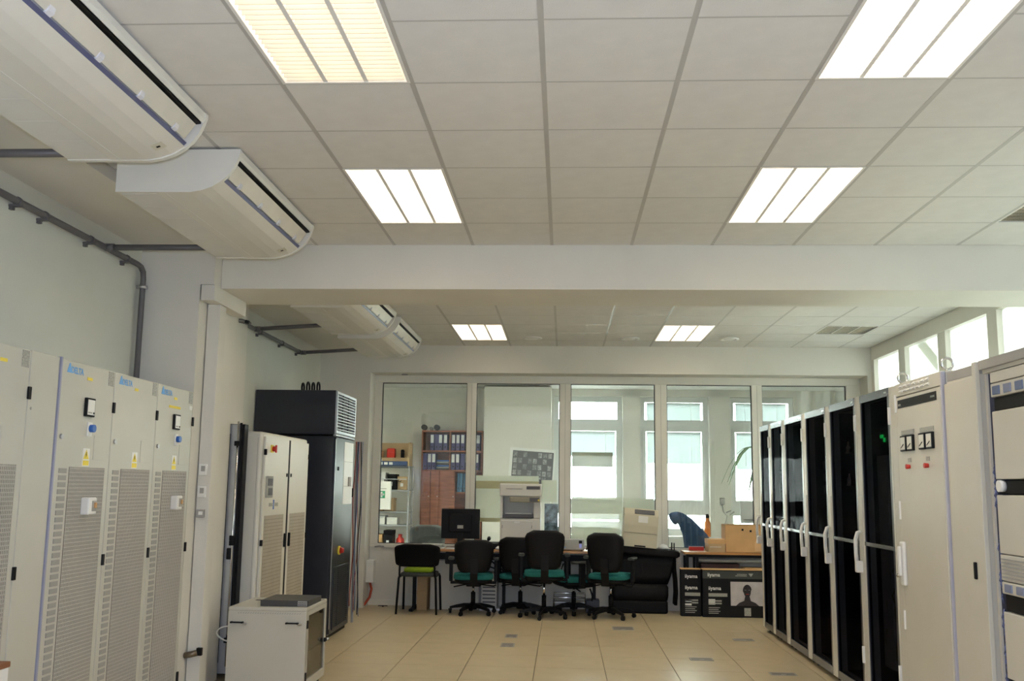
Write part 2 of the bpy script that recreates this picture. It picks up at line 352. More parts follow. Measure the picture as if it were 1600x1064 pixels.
for n, (a, b) in enumerate(WINS):
    m = MB().box(a, b, 18.08, 18.16, 3.13, 3.2).box(a, b, 18.08, 18.16, .7, .83).box(a, a+.06, 18.08, 18.16, .83, 3.13).box(b-.06, b, 18.08, 18.16, .83, 3.13)
    m.box(a+.06, b-.06, 18.08, 18.16, 2.62, 2.75).box(a+.06, b-.06, 18.08, 18.16, 1.07, 1.29)
    w = tag(m.obj('window_%d' % (n+3), M_FRAMEG), ['left tall office window beside the pale wall section', 'middle tall office window between two piers',
            'right tall office window behind the plant'][n], 'window', kind='structure')
    for z0, z1, e in ((.83, 1.07, 0), (1.29, 2.62, .05), (2.75, 3.13, .03)):
        if e:
            q = MB().box(a+.06, a+.06+e, 18.06, 18.14, z0, z1).box(b-.06-e, b-.06, 18.06, 18.14, z0, z1).box(a+.06+e, b-.06-e, 18.06, 18.14, z0, z0+e).box(a+.06+e, b-.06-e, 18.06, 18.14, z1-e, z1)
            q.obj('sash', M_FRAMEG, w)
        B('pane', G_EXT, w, a+.06+e, b-.06-e, 18.11, 18.116, z0+e, z1-e)
    for z0, z1 in ((1.34, 2.56), (2.79, 3.09)):
        if n == 0 and z0 > 2: continue
        bl = MB(); z = z1
        bl.box(a+.12, b-.12, 18.062, 18.085, z1-.02, z1)
        while z > (z0 if z0 > 2 else 2.12-.1*n):
            z -= .03; bl.prism([(18.064, z), (18.078, z+.032), (18.079, z+.034), (18.065, z+.002)], 'x', a+.13, b-.13)
        o = bl.obj('blind', M_BLIND, w)
        c = MB()
        for xx in (a+.3, b-.3): c.cyl((xx, 18.06, z1), (xx, 18.06, max(z, z1-.6)), .004, 5)
        c.obj('cord', M_WHITE, o)
struct('ground_outside', 'pale paving outside the windows', 'ground', M_GROUND, [(-30, 40, 18.3, 60, -1.2, -1.0), (4.2, 40, -20, 18.3, -1.2, -1.0)])

# ------------------------------------------------------------------ ceiling luminaires
lamp_me = {}
def luminaire(x, y, L, lit, label, group=None, tube=None):
    t = thing('ceiling_luminaire', label, 'ceiling light', (x, y, ZC), 0, group)
    k = (L, lit, tube)
    if k not in lamp_me:
        W_ = .6; P = {}
        m = MB().box(.006, .594, .006, L-.006, .075, .085).box(.006, .012, .006, L-.006, 0, .075).box(.588, .594, .006, L-.006, 0, .075)
        m.box(.012, .588, .006, .012, 0, .075).box(.012, .588, L-.012, L-.006, 0, .075); P['housing'] = m.mesh('housing', M_REFL)
        m = MB().box(.006, .020, .006, L-.006, -.003, 0).box(.580, .594, .006, L-.006, -.003, 0).box(.02, .58, .006, .020, -.003, 0).box(.02, .58, L-.020, L-.006, -.003, 0)
        P['rim'] = m.mesh('rim', M_REFL)
        n = 3
        for i in range(n):
            a = .02+.56*i/n; b = .02+.56*(i+1)/n
            P['lamp', i] = MB().box(a+.012, b-.012, .03, L-.03, .062, .074).mesh('lamp', (tube or M_TUBE) if lit else M_LOFF)
            lv = MB(); yy = .03; st = .042 if lit else .075
            while yy < L-.03:
                lv.prism([(yy-.0015, .0), (yy+.0015, .0), (yy+.003, .038), (yy-.003, .038)], 'x', a+.010, b-.010); yy += st
            P['louvre', i] = lv.mesh('louvre', M_LOUV if lit else M_LALU)
            if i: P['divider', i] = MB().prism([(a-.010, 0), (a+.010, 0), (a+.004, .045), (a-.004, .045)], 'y', .02, L-.02).mesh('divider', M_REFL if lit else M_LALU)
        lamp_me[k] = P
    for q, me in lamp_me[k].items(): put(q if isinstance(q, str) else q[0], me, t)
    return t
LL = ['lit louvred ceiling light nearest the left beam junction, before the beam', 'lit louvred ceiling light at the top left edge beside the large air conditioner',
      'lit louvred ceiling light on the right before the beam', 'lit louvred ceiling light at the top right edge',
      'small looking lit ceiling light beyond the beam near the far air conditioners', 'small looking lit ceiling light beyond the beam, right of centre', 'lit ceiling light hidden behind the beam on the left', 'lit ceiling light hidden behind the beam on the right']
for (x, y), l in zip(LIT, LL): luminaire(x, y, 1.2, True, l, 'louvred ceiling lights', M_TUBEW if (x < 0 and y < 4) else None)
for (x, y), l in zip(((-4.2, 14.2), (-2.7, 14.2), (-1.2, 14.2), (.5, 14.2), (3.2, 14.2)), ('farthest left', 'second from the left', 'middle', 'second from the right', 'farthest right')):
    t = luminaire(x, y, 1.2, True, 'added unseen office fill light, %s of the office' % l, 'added office fill lights', M_FILLO); t.location.z = 3.24  # lamps added out of view to brighten the office
luminaire(2.9, 5.415, 1.2, False, 'unlit louvred ceiling light at the right edge before the beam', 'louvred ceiling lights')
luminaire(2.9, 10.92, .6, False, 'square unlit louvred ceiling light beyond the beam by the windows', 'louvred ceiling lights')
for (x, y), l in zip(((-.395, 11.9), (.797, 11.9), (1.995, 11.9)), ('leftmost', 'middle', 'rightmost')):
    t = thing('ceiling_diffuser', l + ' of three round white ceiling diffusers beyond the beam', 'air diffuser', (x, y, ZC), 0, 'round ceiling diffusers')
    MB().lathe([(.115, 0), (.12, -.006), (.115, -.014), (.095, -.016), (.085, -.008), (.085, 0)], n=24).obj('ring', M_WHITE, t)
    MB().lathe([(.07, 0), (.072, -.008), (.05, -.018), (.01, -.02)], n=24).obj('disc', M_WHITE, t)

# ------------------------------------------------------------------ ceiling air conditioners
ac_me = {}
def aircon(y0, label):
    L = 1.59
    t = thing('ceiling_air_conditioner', label, 'air conditioner', (-2.445, y0, 3.10), 0, 'ceiling air conditioners')
    if not ac_me:
        lip_lo, lip_hi = (.582, .066), (.664, .185)
        prof = [(0, .004), (.20, .004), (.22, 0), (.40, 0), (.46, .010), (.52, .030), lip_lo, (.562, .084), (.618, .196), (.655, .198), lip_hi, (.672, .205), (.675, .235), (0, .235)]
        cap = [(-.003, 0), (.41, -.004), (.47, .006), (.53, .027), (.58, .058), (.62, .095), (.65, .14), (.668, .185), (.678, .215), (.678, .237), (-.003, .237)]
        P = ac_me
        P['body'] = MB().prism(prof, 'y', .03, L-.03).mesh('body', M_ACW)
        P['end_cap'] = MB().prism(cap, 'y', 0, .03).mesh('end_cap', M_ACW)
        P['end_cap', 1] = MB().prism(cap, 'y', L-.03, L).mesh('end_cap', M_ACW)
        m = MB()
        m.box(.010, .250, .05, L-.05, .001, .004, .001)
        for k in range(1, 6): m.box(.02, .24, .05+k*(L-.1)/6-.001, .05+k*(L-.1)/6+.001, .0002, .001)
        P['intake_grille'] = m.mesh('intake_grille', M_ACG)
        P['groove'] = MB().box(.262, .268, .03, L-.03, -.0015, .003).mesh('groove', M_ACG)
        P['outlet_strip'] = MB().prism([(.578, .068), (.592, .084), (.584, .090), (.566, .082)], 'y', .035, L-.035).mesh('outlet_strip', M_ACB)
        P['outlet_back'] = MB().prism([(.612, .19), (.655, .192), (.658, .180), (.620, .176)], 'y', .035, L-.035).mesh('outlet_back', M_BLK)
        P['vane'] = MB().prism([(.594, .092), (.646, .165), (.638, .172), (.584, .100)], 'y', .07, L-.07).mesh('vane', M_ACV)
        for k in range(4):
            yy = L*(.14+.24*k)
            P['deflector', k] = MB().prism([(.580, .076), (.606, .096), (.612, .118), (.598, .112)], 'y', yy, yy+.04).mesh('deflector', M_CLEAR)
        P['badge'] = MB().prism([(.478, .0135), (.532, .0335), (.530, .0375), (.476, .0175)], 'y', L-.19, L-.12).mesh('badge', mat('ac_badge', (.66, .64, .54), .4))
        P['badge_mark'] = MB().prism([(.495, .0185), (.512, .0245), (.511, .0285), (.494, .0225)], 'y', L-.16, L-.145).mesh('badge_mark', M_BLK)
    for q, me in ac_me.items(): put(q if isinstance(q, str) else q[0], me, t)
    return t
aircon(2.96, 'nearest large white ceiling air conditioner at the top left corner')
aircon(5.04, 'white ceiling air conditioner second from the camera, just before the beam')
aircon(8.50, 'white ceiling air conditioner beyond the beam, partly hidden by it')
aircon(10.35, 'farthest white ceiling air conditioner beyond the beam')

# ------------------------------------------------------------------ conduits
t = thing('wall_conduit', 'dark grey pipe conduit along the left wall that turns down by the pier', 'conduit', (XL, 0, 3.13))
zc = 0
MB().tube([(.045, YN+.1, zc), (.045, 6.93, zc), (.048, 6.98, zc-.008), (.05, 7.02, zc-.04), (.05, 7.03, zc-.09), (.05, 7.03, -2.2)], .021, 10).obj('pipe', M_PIPE, t)
clip = MB().box(.0, .07, -.016, .016, -.032, -.02).box(.0, .025, -.012, .012, -.05, -.02).tube([(.045, -.014, 0), (.045, .014, 0)], .026, 10).mesh('pipe_clip', M_PIPE)
for y in (2.6, 3.5, 4.4, 5.32, 5.62, 6.2, 6.75): put('pipe_clip', clip, t, None, (0, y, zc))
MB().tube([(.05, 7.03, -.14), (.05, 7.03, -.165)], .028, 10).box(.0, .08, 7.03, 7.055, -.165, -.14).obj('pipe_clip', M_STEEL, t)
for n, (y, z, l) in enumerate(((4.50, 3.13, 'short grey pipe from the left wall to the nearest air conditioner'), (6.42, 3.13, 'grey pipe from the left wall to the second air conditioner'))):
    p = thing('branch_conduit', l, 'conduit', (XL+.045, y, z), 0, 'branch conduits')
    MB().tube([(.02, 0, 0), (.80, 0, 0)], .021, 10).obj('pipe', M_PIPE, p); MB().tube([(.0, 0, 0), (.06, 0, 0)], .027, 10).obj('tee', M_PIPE, p)
t = thing('wall_conduit', 'dark grey pipe conduit on the left wall beyond the beam', 'conduit', (XL, 0, 3.095))
MB().tube([(.045, 7.98, -.03), (.045, 9.0, -.03), (.135, 8.92, -.03), (.135, 9.33, -.01), (.045, 9.42, 0), (.045, 11.5, 0)][:2] + [(.13, 9.05, -.03), (.13, 9.28, -.015), (.045, 9.45, 0), (.045, 11.55, 0)], .021, 10).obj('pipe', M_PIPE, t)
for y in (8.5, 9.9, 10.7, 11.4): put('pipe_clip', clip, t, None, (0, y, 0 if y > 9 else -.03))
for y, l in ((9.72, 'thin grey pipe beyond the beam to the half hidden air conditioner'), (11.5, 'thin grey pipe beyond the beam to the farthest air conditioner')):
    p = thing('branch_conduit', l, 'conduit', (XL+.045, y, 3.095), 0, 'branch conduits')
    MB().tube([(.02, 0, 0), (.74, 0, .045)], .021, 10).obj('pipe', M_PIPE, p); MB().tube([(0, 0, 0), (.06, 0, 0)], .027, 10).obj('tee', M_PIPE, p)
t = thing('cable_trunking', 'white cable trunking down the pier with a boxed length under the beam', 'trunking', (-2.73, 7.25, 0))
MB().box(.003, .10, 0, .14, .0, 2.888, .003).obj('vertical_duct', M_WALL, t)
MB().box(.008, .11, -.168, .57, 2.89, 3.008, .003).obj('boxed_duct', M_WALL, t)
MB().tube([(.10, .60, 2.86), (.13, .60, 2.85)], .014, 8).obj('sensor', M_BLK, t)
for z, dz, l in ((1.592, .085, 'upper small white thermostat on the cable trunking by the pier'), (1.43, .085, 'lower small white thermostat on the cable trunking by the pier'), (1.283, .06, 'grey light switch below the two thermostats')):
    t = thing('thermostat' if dz > .07 else 'light_switch', l, 'switch', (-2.715, 7.249, z), 0)
    B('plate', M_WHITE if dz > .07 else M_SLOT, t, 0, .06, -.022, 0, 0, dz, .004); B('display', M_SLOT if dz > .07 else M_WHITE, t, .018, .048, -.025, -.021, .03 if dz > .07 else .02, dz-.015)
t = thing('door_latch', 'worn metal latch at the foot of the pier beside the cabinets', 'latch', (-2.735, 7.215, .30))
MB().tube([(0, 0, 0), (.05, .0, .01), (.09, .01, .02)], .022, 8).obj('bolt', mat('worn_bronze', (.22, .18, .13), .4, .8, var=.2), t)
B('plate', M_BLK, t, .085, .125, .0, .03, 0, .055, .004)

# ------------------------------------------------------------------ tall grey power cabinets on the left
PITCH = .632
slot_me = MB().box(0, .004, 0, .082, 0, .026, .001).mesh('vent_slot', M_SLOT)
hinge_me = MB().box(0, .012, -.012, .012, -.032, .032, .002).mesh('hinge', M_BLK)
gr = MB(); rec = MB().box(-.004, .0012, 0, .415, 0, 1.48)
for k in range(27): gr.box(.0012, .005, .004+k*.0155, .004+k*.0155+.006, 0, 1.48)
for k in range(70): gr.box(.0012, .0035, .002, .413, .006+k*.0212, .006+k*.0212+.006)
gr_me, rec_me = gr.mesh('grille_bars', M_GRIL), rec.mesh('grille', M_DARKR)
def logo(parent, y, z):
    m = MB().prism([(y, z), (y+.052, z), (y+.030, z+.052), (y+.022, z+.052)], 'x', .001, .003); m.obj('logo_triangle', M_PRINT, parent)
    letter('logo_lettering', 'DELTA', .050, M_PRINT, parent, (.002, y+.045, z+.001), '+x', .0012, sx=.92)
def power_cabinet(y0, label, meter, switch, yel, first=False):
    t = thing('power_cabinet', label, 'cabinet', (-2.7, y0, 0), 0, 'tall grey power cabinets')
    w = PITCH
    B('body', M_CAB, t, -.49, -.024, .002, w-.002, 0, 2.195, .004); 
    d = B('door', M_CAB, t, -.022, 0, .004, w-.004, .06, 2.19, .004)
    if first: B('side_edge', M_EDGE, t, -.03, .004, -.012, .003, .0, 2.2, .003)
    g_ = put('grille', rec_me, t, None, (.0, .16, .135)); put('grille_bars', gr_me, g_)
    for k in range(40): put('vent_slot', slot_me, t, None, (.0, .05, 1.58-k*.0372))
    for z in (1.975, 1.085, .195): put('hinge', hinge_me, t, None, (.0, w-.002, z))
    logo(t, .055, 2.125)
    B('sticker', M_YEL, t, 0, .002, *yel, 2.105, 2.122)
    B('sticker', M_STK, t, 0, .002, w-.085, w-.02, 2.10, 2.185)
    MB().tube([(0, .045, 1.775), (.012, .045, 1.775)], .014, 10).obj('lock', M_STEEL, t)
    B('cover_plate', M_CAB, t, 0, .003, .42, .56, 1.66, 1.80, .001)
    s = B('warning_sticker', M_WHITE, t, 0, .002, .30, .38, 1.622, 1.722)
    MB().prism([(.308, 1.662), (.372, 1.662), (.34, 1.715)], 'x', .002, .003).obj('warning_triangle', M_YEL, s)
    B('warning_panel', M_YEL, s, .002, .003, .306, .374, 1.626, 1.654)
    MB().prism([(.338, 1.700), (.345, 1.700), (.340, 1.688), (.346, 1.688), (.334, 1.668), (.337, 1.684), (.333, 1.684)], 'x', .003, .0035).obj('warning_bolt', M_BLK, s)
    if meter:
        q = B('display_frame', M_BLK, t, 0, .018, .275, .375, 1.90, 2.005, .003); B('display', M_WHITE, q, .0175, .02, .285, .365, 1.91, 1.995)
        B('key_row', M_STK, q, .02, .021, .29, .335, 1.918, 1.926); MB().tube([(.02, .353, 1.921), (.023, .353, 1.921)], .006, 8).obj('button', M_BLK, q)
        q = B('selector_plate', M_WHITE, t, 0, .01, .325, .375, 1.79, 1.87, .003); MB().tube([(.01, .35, 1.835), (.035, .35, 1.835)], .022, 12).obj('selector_knob', M_BLUE, q)
    if switch:
        q = B('isolator_box', M_WHITE, t, .004, .055, .31, .405, 1.352, 1.448, .008); B('isolator_window', M_SLOT, q, .0545, .058, .345, .395, 1.372, 1.43, .002)
        B('isolator_toggle', M_CARDO, q, .058, .068, .362, .382, 1.39, 1.42, .003)
    return t
t = power_cabinet(4.165, 'tall grey power cabinet at the left edge, partly out of view', False, False, (.36, .42))
B('label_plate', M_WHITE, t, 0, .002, .42, .50, 1.70, 1.76); B('label_print', M_PRINT, t, 0, .002, .42, .50, 1.675, 1.69)
t = thing('filler_panel', 'plain grey filler panel between the leftmost cabinet and its neighbour', 'panel', (-2.7, 4.80, 0))
B('panel', M_CAB, t, -.49, -.002, .002, .283, 0, 2.195, .003); MB().tube([(0, .03, 1.9), (.002, .03, 1.9)], .008, 8).obj('plug', M_STK, t)
power_cabinet(5.105, 'tall grey power cabinet with blue corner edge, leftmost of the three with blue logos', True, True, (.29, .35), True)
power_cabinet(5.105+PITCH, 'middle tall grey power cabinet of three, without a display', False, False, (.28, .33))
t = power_cabinet(5.105+2*PITCH, 'tall grey power cabinet of three nearest the pier', True, True, (.28, .33))
B('sticker', M_YEL, t, 0, .002, .20, .40, 2.045, 2.062); B('sticker', M_WHITE, t, 0, .002, .56, .615, 2.055, 2.085)
t = thing('carton', 'small white carton with brown lid at the bottom left corner', 'box', (-2.66, 3.70, 0))
B('carton_body', M_WHITE, t, 0, .255, 0, .605, 0, .735, .003); B('lid', mat('brown_lid', (.25, .10, .045), .6), t, .0, .26, 0, .61, .735, .76, .004)

# ------------------------------------------------------------------ rack row on the right
XF = 2.22
eye_me = MB().tube([(math.cos(a)*.034, 0, .045+math.sin(a)*.034) for a in [2*PI*k/16 for k in range(16)]], .008, 8, True).cyl((0, 0, 0), (0, 0, .014), .012, 10).mesh('eye_bolt', M_CHROME)
handle_me = MB().tube([(-.004, 0, .30), (-.03, 0, .29), (-.045, 0, .24), (-.045, 0, .14), (-.04, 0, .06)], [.012, .014, .015, .015, .016], 8).box(-.052, 0, -.024, .024, 0, .085, .008).mesh('handle', M_WHITE)
foot_me = MB().lathe([(.03, 0), (.03, .012), (.012, .018), (.012, .05)], n=10).mesh('foot', M_BLK)
LAB = ['farthest black glass door rack at the end of the right row', 'second black glass door rack counted from the far end', 'third black glass door rack counted from the far end',
       'black glass door rack with rows of bright connectors inside', 'black glass door rack with two pairs of bright bolts inside', 'black glass door rack next to the grey cabinet, with a green light inside']
EDG = [11.36, 10.79, 10.145, 9.29, 8.46, 7.60, 6.80]
for n in range(6):
    y1, y0 = EDG[n], EDG[n+1]; w = y1-y0
    t = thing('glass_door_rack', LAB[n], 'server rack', (XF, y0, 0), 0, 'glass door racks')
    pl, pr = .035, (.10 if w > .7 else .075)
    m = MB().box(.02, .80, .002, w-.002, 2.20, 2.25, .003).box(.04, .80, .002, .03, .05, 2.20).box(.04, .80, w-.03, w-.002, .05, 2.20).box(.78, .80, .03, w-.03, .05, 2.20).box(.04, .80, .002, w-.002, .05, .09)
    m.obj('cabinet_shell', M_RFR, t)
    MB().box(.76, .775, .032, w-.032, .092, 2.195).box(.10, .76, .032, .036, .092, 2.195).box(.10, .76, w-.036, w-.032, .092, 2.195).box(.10, .76, .036, w-.036, .092, .10).box(.10, .76, .036, w-.036, 2.185, 2.195).obj('lining', M_MESH, t)
    MB().box(0, .04, w-pr, w-.003, .045, 2.245, .004).obj('door_post', M_RFR, t)
    MB().box(0, .04, .003, pl, .045, 2.245, .004).obj('door_post', M_RFR, t)
    B('door_band', M_RTOP, t, -.002, .03, pl, w-pr, 2.19, 2.248, .002); B('door_foot', M_RTOP, t, .002, .03, pl, w-pr, .045, .11, .002)
    MB().box(.004, .03, pl, pl+.045, .11, 2.19).box(.004, .03, w-pr-.02, w-pr, .11, 2.19).obj('door_frame', M_BLKM, t)
    B('door_crossbar', M_RTOP, t, -.001, .03, pl, w-pr, 1.145, 1.172, .001)
    for z0, z1 in ((.11, 1.145), (1.172, 2.19)): B('door_glass', G_SMOKE, t, .012, .018, pl+.045, w-pr-.02, z0, z1)
    B('lock_rail', M_RFR, t, -.006, 0, w-pr+.01, w-.02, .70, 1.5, .002)
    put('handle', handle_me, t, None, (-.006, w-pr*.45, .945))
    for z in (2.05, .35) if n > 3 else (2.05,): B('hinge', M_WHITE, t, -.016, .002, .004, .022, z-.06, z+.06, .003)
    B('badge', M_CHROME, t, -.004, -.001, pl+.03, pl+.09, 2.212, 2.224)
    for (fy, fx) in ((.08, .08), (w-.08, .08), (.08, .72), (w-.08, .72)): put('foot', foot_me, t, None, (fx, fy, 0))
    # equipment behind the smoked glass
    if n == 5:
        for (z, h, c) in ((1.62, .09, M_EQUIP), (1.44, .05, M_EQUIP), (1.30, .10, M_EQUIP), (.98, .07, M_EQUIP), (.78, .13, M_EQUIP), (.42, .2, M_EQUIP)):
            q = B('equipment', c, t, .14, .60, .09, w-.12, z, z+h, .003)
            for k in range(9): B('port', M_STEEL if k % 3 else M_YEL, q, .132, .141, .13+k*.055, .155+k*.055, z+h*.3, z+h*.65)
        cb = MB()
        for k in range(14):
            y = .15+random.random()*.45; z = .5+random.random()*1.0
            cb.tube([(.13, y, z), (.10, y+random.uniform(-.06, .06), z-.06), (.11, y+random.uniform(-.12, .12), z-.16), (.13, y+random.uniform(-.2, .2), z-.2)], .006, 5)
        o = cb.obj('cable_bundle', [mat('olive_cable', (.22, .20, .07), .6)], t); o['kind'] = 'stuff'
        q = B('status_panel', M_EQUIP, t, .13, .5, .14, w-.14, 1.86, 2.0, .003)
        MB().box(.122, .131, w-.22, w-.16, 1.93, 1.955).box(.122, .131, w-.26, w-.23, 1.90, 1.93).obj('status_light', M_LEDG, q)
        B('side_plate', M_SLOT, t, .10, .12, w-.36, w-.14, .3, 1.8)
    elif n == 4:
        for z in (1.84, 1.58):
            for y in (.2, .56):
                q = MB().lathe([(.03, 0), (.035, .01), (.025, .02), (.03, .05), (.018, .07), (.012, .10)], (.10, y, z), 10).obj('bolt_terminal', M_CHROME, t)
        B('equipment', M_EQUIP, t, .2, .6, .08, w-.13, .9, 1.02, .003)
    elif n == 3:
        for z in (1.76, 1.65, 1.54):
            q = B('equipment', M_EQUIP, t, .14, .5, .09, w-.13, z-.03, z+.05, .003)
            for k in range(5): B('connector', M_CHROME, q, .125, .141, .16+k*.09, .178+k*.09, z, z+.025)
    else:
        B('equipment', M_EQUIP, t, .2, .6, .06, w-.12, .9, 1.0, .003)

t = thing('control_cabinet', 'grey steel control cabinet with four meters and two red buttons', 'cabinet', (XF, 5.855, 0))
w = 6.795-5.855
B('body', M_RFR, t, .02, .80, .002, w-.002, .0, 2.25, .004)
B('top_panel', M_RFR, t, -.004, .018, .005, w-.12, 2.165, 2.248, .003)
lv = MB().prism([(0, .0), (-.012, .004), (-.012, .008), (0, .018)], 'y', 0, .052).mesh('vent_louvre', M_WHITE)
for r in range(2):
    for k in range(7): put('vent_louvre', lv, t, None, (-.004, w-.26-k*.078, 2.185+.03*r))
d = B('door', M_RFR, t, -.004, .018, .05, w-.12, .05, 2.158, .004)
B('post', M_RFR, t, -.002, .02, w-.115, w-.005, .02, 2.245, .003); B('post', M_RFR, t, -.002, .018, .026, .046, .02, 2.245, .003); B('post', mat('pale_blue_edge', (.46, .46, .54), .4), t, -.008, .018, .004, .024, .02, 2.245, .003)
b = B('name_band', M_BLK, d, -.007, -.003, .10, w-.16, 2.085, 2.138); B('badge', M_CHROME, b, -.009, -.0065, .12, .19, 2.105, 2.118); B('badge', M_STK, b, -.009, -.0065, w-.22, w-.175, 2.10, 2.112)
for y in (.50, .165):
    p = B('meter_plate', M_STK, d, -.008, -.003, y, y+.23, 1.905, 1.935)
    for k in (0, 1):
        q = B('meter_frame', M_BLK, d, -.02, -.003, y+k*.125, y+.105+k*.125, 1.80, 1.90, .003); B('meter_face', M_CABW, q, -.022, -.019, y+.012+k*.125, y+.093+k*.125, 1.81, 1.89)
        MB().tube([(-.0225, y+.03+k*.125, 1.845), (-.0225, y+.08+k*.125, 1.822)], .003, 5).obj('meter_needle', M_BLK, q)
for y in (.605, .285):
    B('button_plate', M_STK, d, -.006, -.003, y-.03, y+.03, 1.728, 1.755); MB().tube([(-.003, y, 1.70), (-.03, y, 1.70)], [.013, .016], 12).obj('red_button', M_RED, d)
q = B('handle_plate', M_WHITE, d, -.03, -.003, w-.205, w-.13, .94, 1.22, .012); MB().tube([(-.03, w-.135, 1.0), (-.045, w-.12, 1.0)], .012, 8).obj('key', M_CHROME, q); B('lever', M_WHITE, q, -.05, -.03, w-.185, w-.15, 1.0, 1.19, .008)
for z in (2.12, 1.42, .72): B('hinge', M_WHITE, t, -.014, -.001, w-.128, w-.112, z-.06, z+.06, .003)
for y in (.05, w-.12): put('eye_bolt', eye_me, t, None, (.05, y, 2.25))
for i, y in enumerate((.05, w-.12)): put('eye_bolt', eye_me, t, None, (.72, y, 2.25))

t = thing('narrow_cabinet', 'narrow plain grey cabinet with a black handle beside the control cabinet', 'cabinet', (XF, 5.41, 0))
w = .44
B('body', M_RFR, t, .02, .80, .002, w-.002, 0, 2.18, .004); B('door', M_RFR, t, .0, .018, .03, w-.006, .05, 2.165, .004)
B('handle', M_BLK, t, -.012, .001, .10, .125, 1.08, 1.17, .004); B('top_frame', M_SLOT, t, .02, .78, .004, w-.004, 2.18, 2.235, .003)
B('rear_rail', M_RFR, t, -.004, .02, -.02, .026, .0, 2.24, .003)

t = thing('open_power_rack', 'open rack of pale rectifier modules with dark gaps at the right edge', 'server rack', (XF, 4.42, 0))
w = .965
MB().box(.02, .80, .0, .03, 0, 2.24).box(.04, .80, w-.03, w-.004, 0, 2.24).box(.77, .80, .03, w-.03, 0, 2.24).box(.02, .77, .03, w-.03, .0, .06).box(.02, .77, .03, w-.03, 2.17, 2.24).obj('frame', M_RFR, t)
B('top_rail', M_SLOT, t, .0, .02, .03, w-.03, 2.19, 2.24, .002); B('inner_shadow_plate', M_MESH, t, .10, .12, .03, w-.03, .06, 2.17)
wl = MB()
for k in range(60):
    z = .35+random.random()*1.35; wl.tube([(.045, w-.075, z), (.035, w-.09+random.random()*.03, z+.03), (.047, w-.065, z+.07)], .004, 5)
o = wl.obj('wiring', mat('blue_white_wire', (.10, .12, .24), .5, var=.9, scale=60), t); o['kind'] = 'stuff'
B('side_channel', mat('dark_blue_channel', (.02, .025, .06), .5), t, .05, .09, w-.115, w-.032, .06, 2.17)
def module(z0, z1, name='rectifier_module'): 
    return B(name, M_RFR, t, .015, .10, .04, w-.13, z0, z1, .004)
module(2.11, 2.165, 'cover_strip')
q = module(2.035, 2.105, 'breaker_panel')
for k in range(5): B('breaker', mat('breaker_slate', (.13, .17, .29), .4) if k % 2 == 0 else mat('breaker_blue', (.20, .23, .34), .4), q, .008, .02, w-.24-k*.13, w-.16-k*.13, 2.045, 2.09, .003)
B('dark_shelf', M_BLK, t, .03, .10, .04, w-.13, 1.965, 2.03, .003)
q = module(1.61, 1.96); MB().box(.010, .016, .20, .215, 1.66, 1.672).box(.010, .016, .24, .255, 1.66, 1.672).obj('screws', M_STEEL, q)
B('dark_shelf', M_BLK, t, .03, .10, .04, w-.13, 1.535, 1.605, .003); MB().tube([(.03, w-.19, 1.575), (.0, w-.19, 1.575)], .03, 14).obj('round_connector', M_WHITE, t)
q = module(1.235, 1.53); MB().box(.010, .016, .20, .215, 1.28, 1.292).box(.010, .016, .24, .255, 1.28, 1.292).obj('screws', M_STEEL, q)
q = module(1.10, 1.23, 'fan_panel')
for k in range(6): B('fan_slat', M_SLOT, q, .010, .016, .06, w-.15, 1.115+k*.018, 1.122+k*.018)
q = module(1.035, 1.095, 'breaker_panel')
for k in range(5): B('breaker', MATS['breaker_blue'], q, .008, .02, w-.25-k*.13, w-.17-k*.13, 1.045, 1.085, .003)
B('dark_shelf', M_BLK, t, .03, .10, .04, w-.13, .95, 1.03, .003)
q = module(.62, .945); MB().box(.010, .016, .20, .215, .67, .682).box(.010, .016, .24, .255, .67, .682).obj('screws', M_STEEL, q)
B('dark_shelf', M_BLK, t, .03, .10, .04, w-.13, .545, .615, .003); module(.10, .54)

# ------------------------------------------------------------------ left middle: glass door rack, white cabinet, black tower, small rack
t = thing('aluminium_door_rack', 'narrow rack with aluminium framed glass door between pier and white cabinet', 'server rack', (-3.15, 7.96, 0))
MB().box(0, .52, .09, .11, .03, 2.02).box(0, .02, .02, .09, .03, 2.02).box(.50, .52, .02, .09, .03, 2.02).box(.02, .50, .02, .09, .03, .05).box(.02, .50, .02, .09, 2.0, 2.02).obj('case', M_BLK, t)
d = MB().box(.0, .08, 0, .018, .04, 2.015).box(.41, .485, 0, .018, .04, 2.015).box(.08, .41, 0, .018, .04, .12).box(.08, .41, 0, .018, 1.94, 2.015).obj('door_frame', M_ALU, t)
B('door_glass', G_DOOR, d, .08, .41, .006, .012, .12, 1.94); B('seal', M_BLK, t, .486, .502, -.004, .018, .03, 2.03, .002)
MB().tube([(.478, -.02, .1), (.478, -.02, 2.04)], .008, 8).obj('lock_rod', M_CHROME, t)
for z in (1.86, 1.10, 1.06, .30): B('rod_guide', M_BLK, t, .455, .495, -.035, 0, z-.02, z+.02, .004)
B('handle', M_BLK, t, .44, .475, -.04, 0, .93, 1.02, .006)
for z in (1.5, 1.15): B('module', M_STEEL, t, .34, .38, .02, .08, z-.12, z+.12, .004)
B('document_pocket', M_WHITE, t, .33, .40, .02, .05, .62, .9, .002)
t = thing('cable_loop', 'loose white cable loop hanging between the pier and the small rack', 'cable', (-2.58, 7.62, 0))
MB().tube([(.02+.085*math.cos(a), .02*math.sin(2*a), .40+.055*math.sin(a)) for a in [2*PI*k/20 for k in range(20)]], .006, 6, True).tube([(.10, 0, .41), (.06, .05, .2), (0, .1, .01), (-.05, .12, .008)], .006, 6).obj('cable', M_WHITE, t)

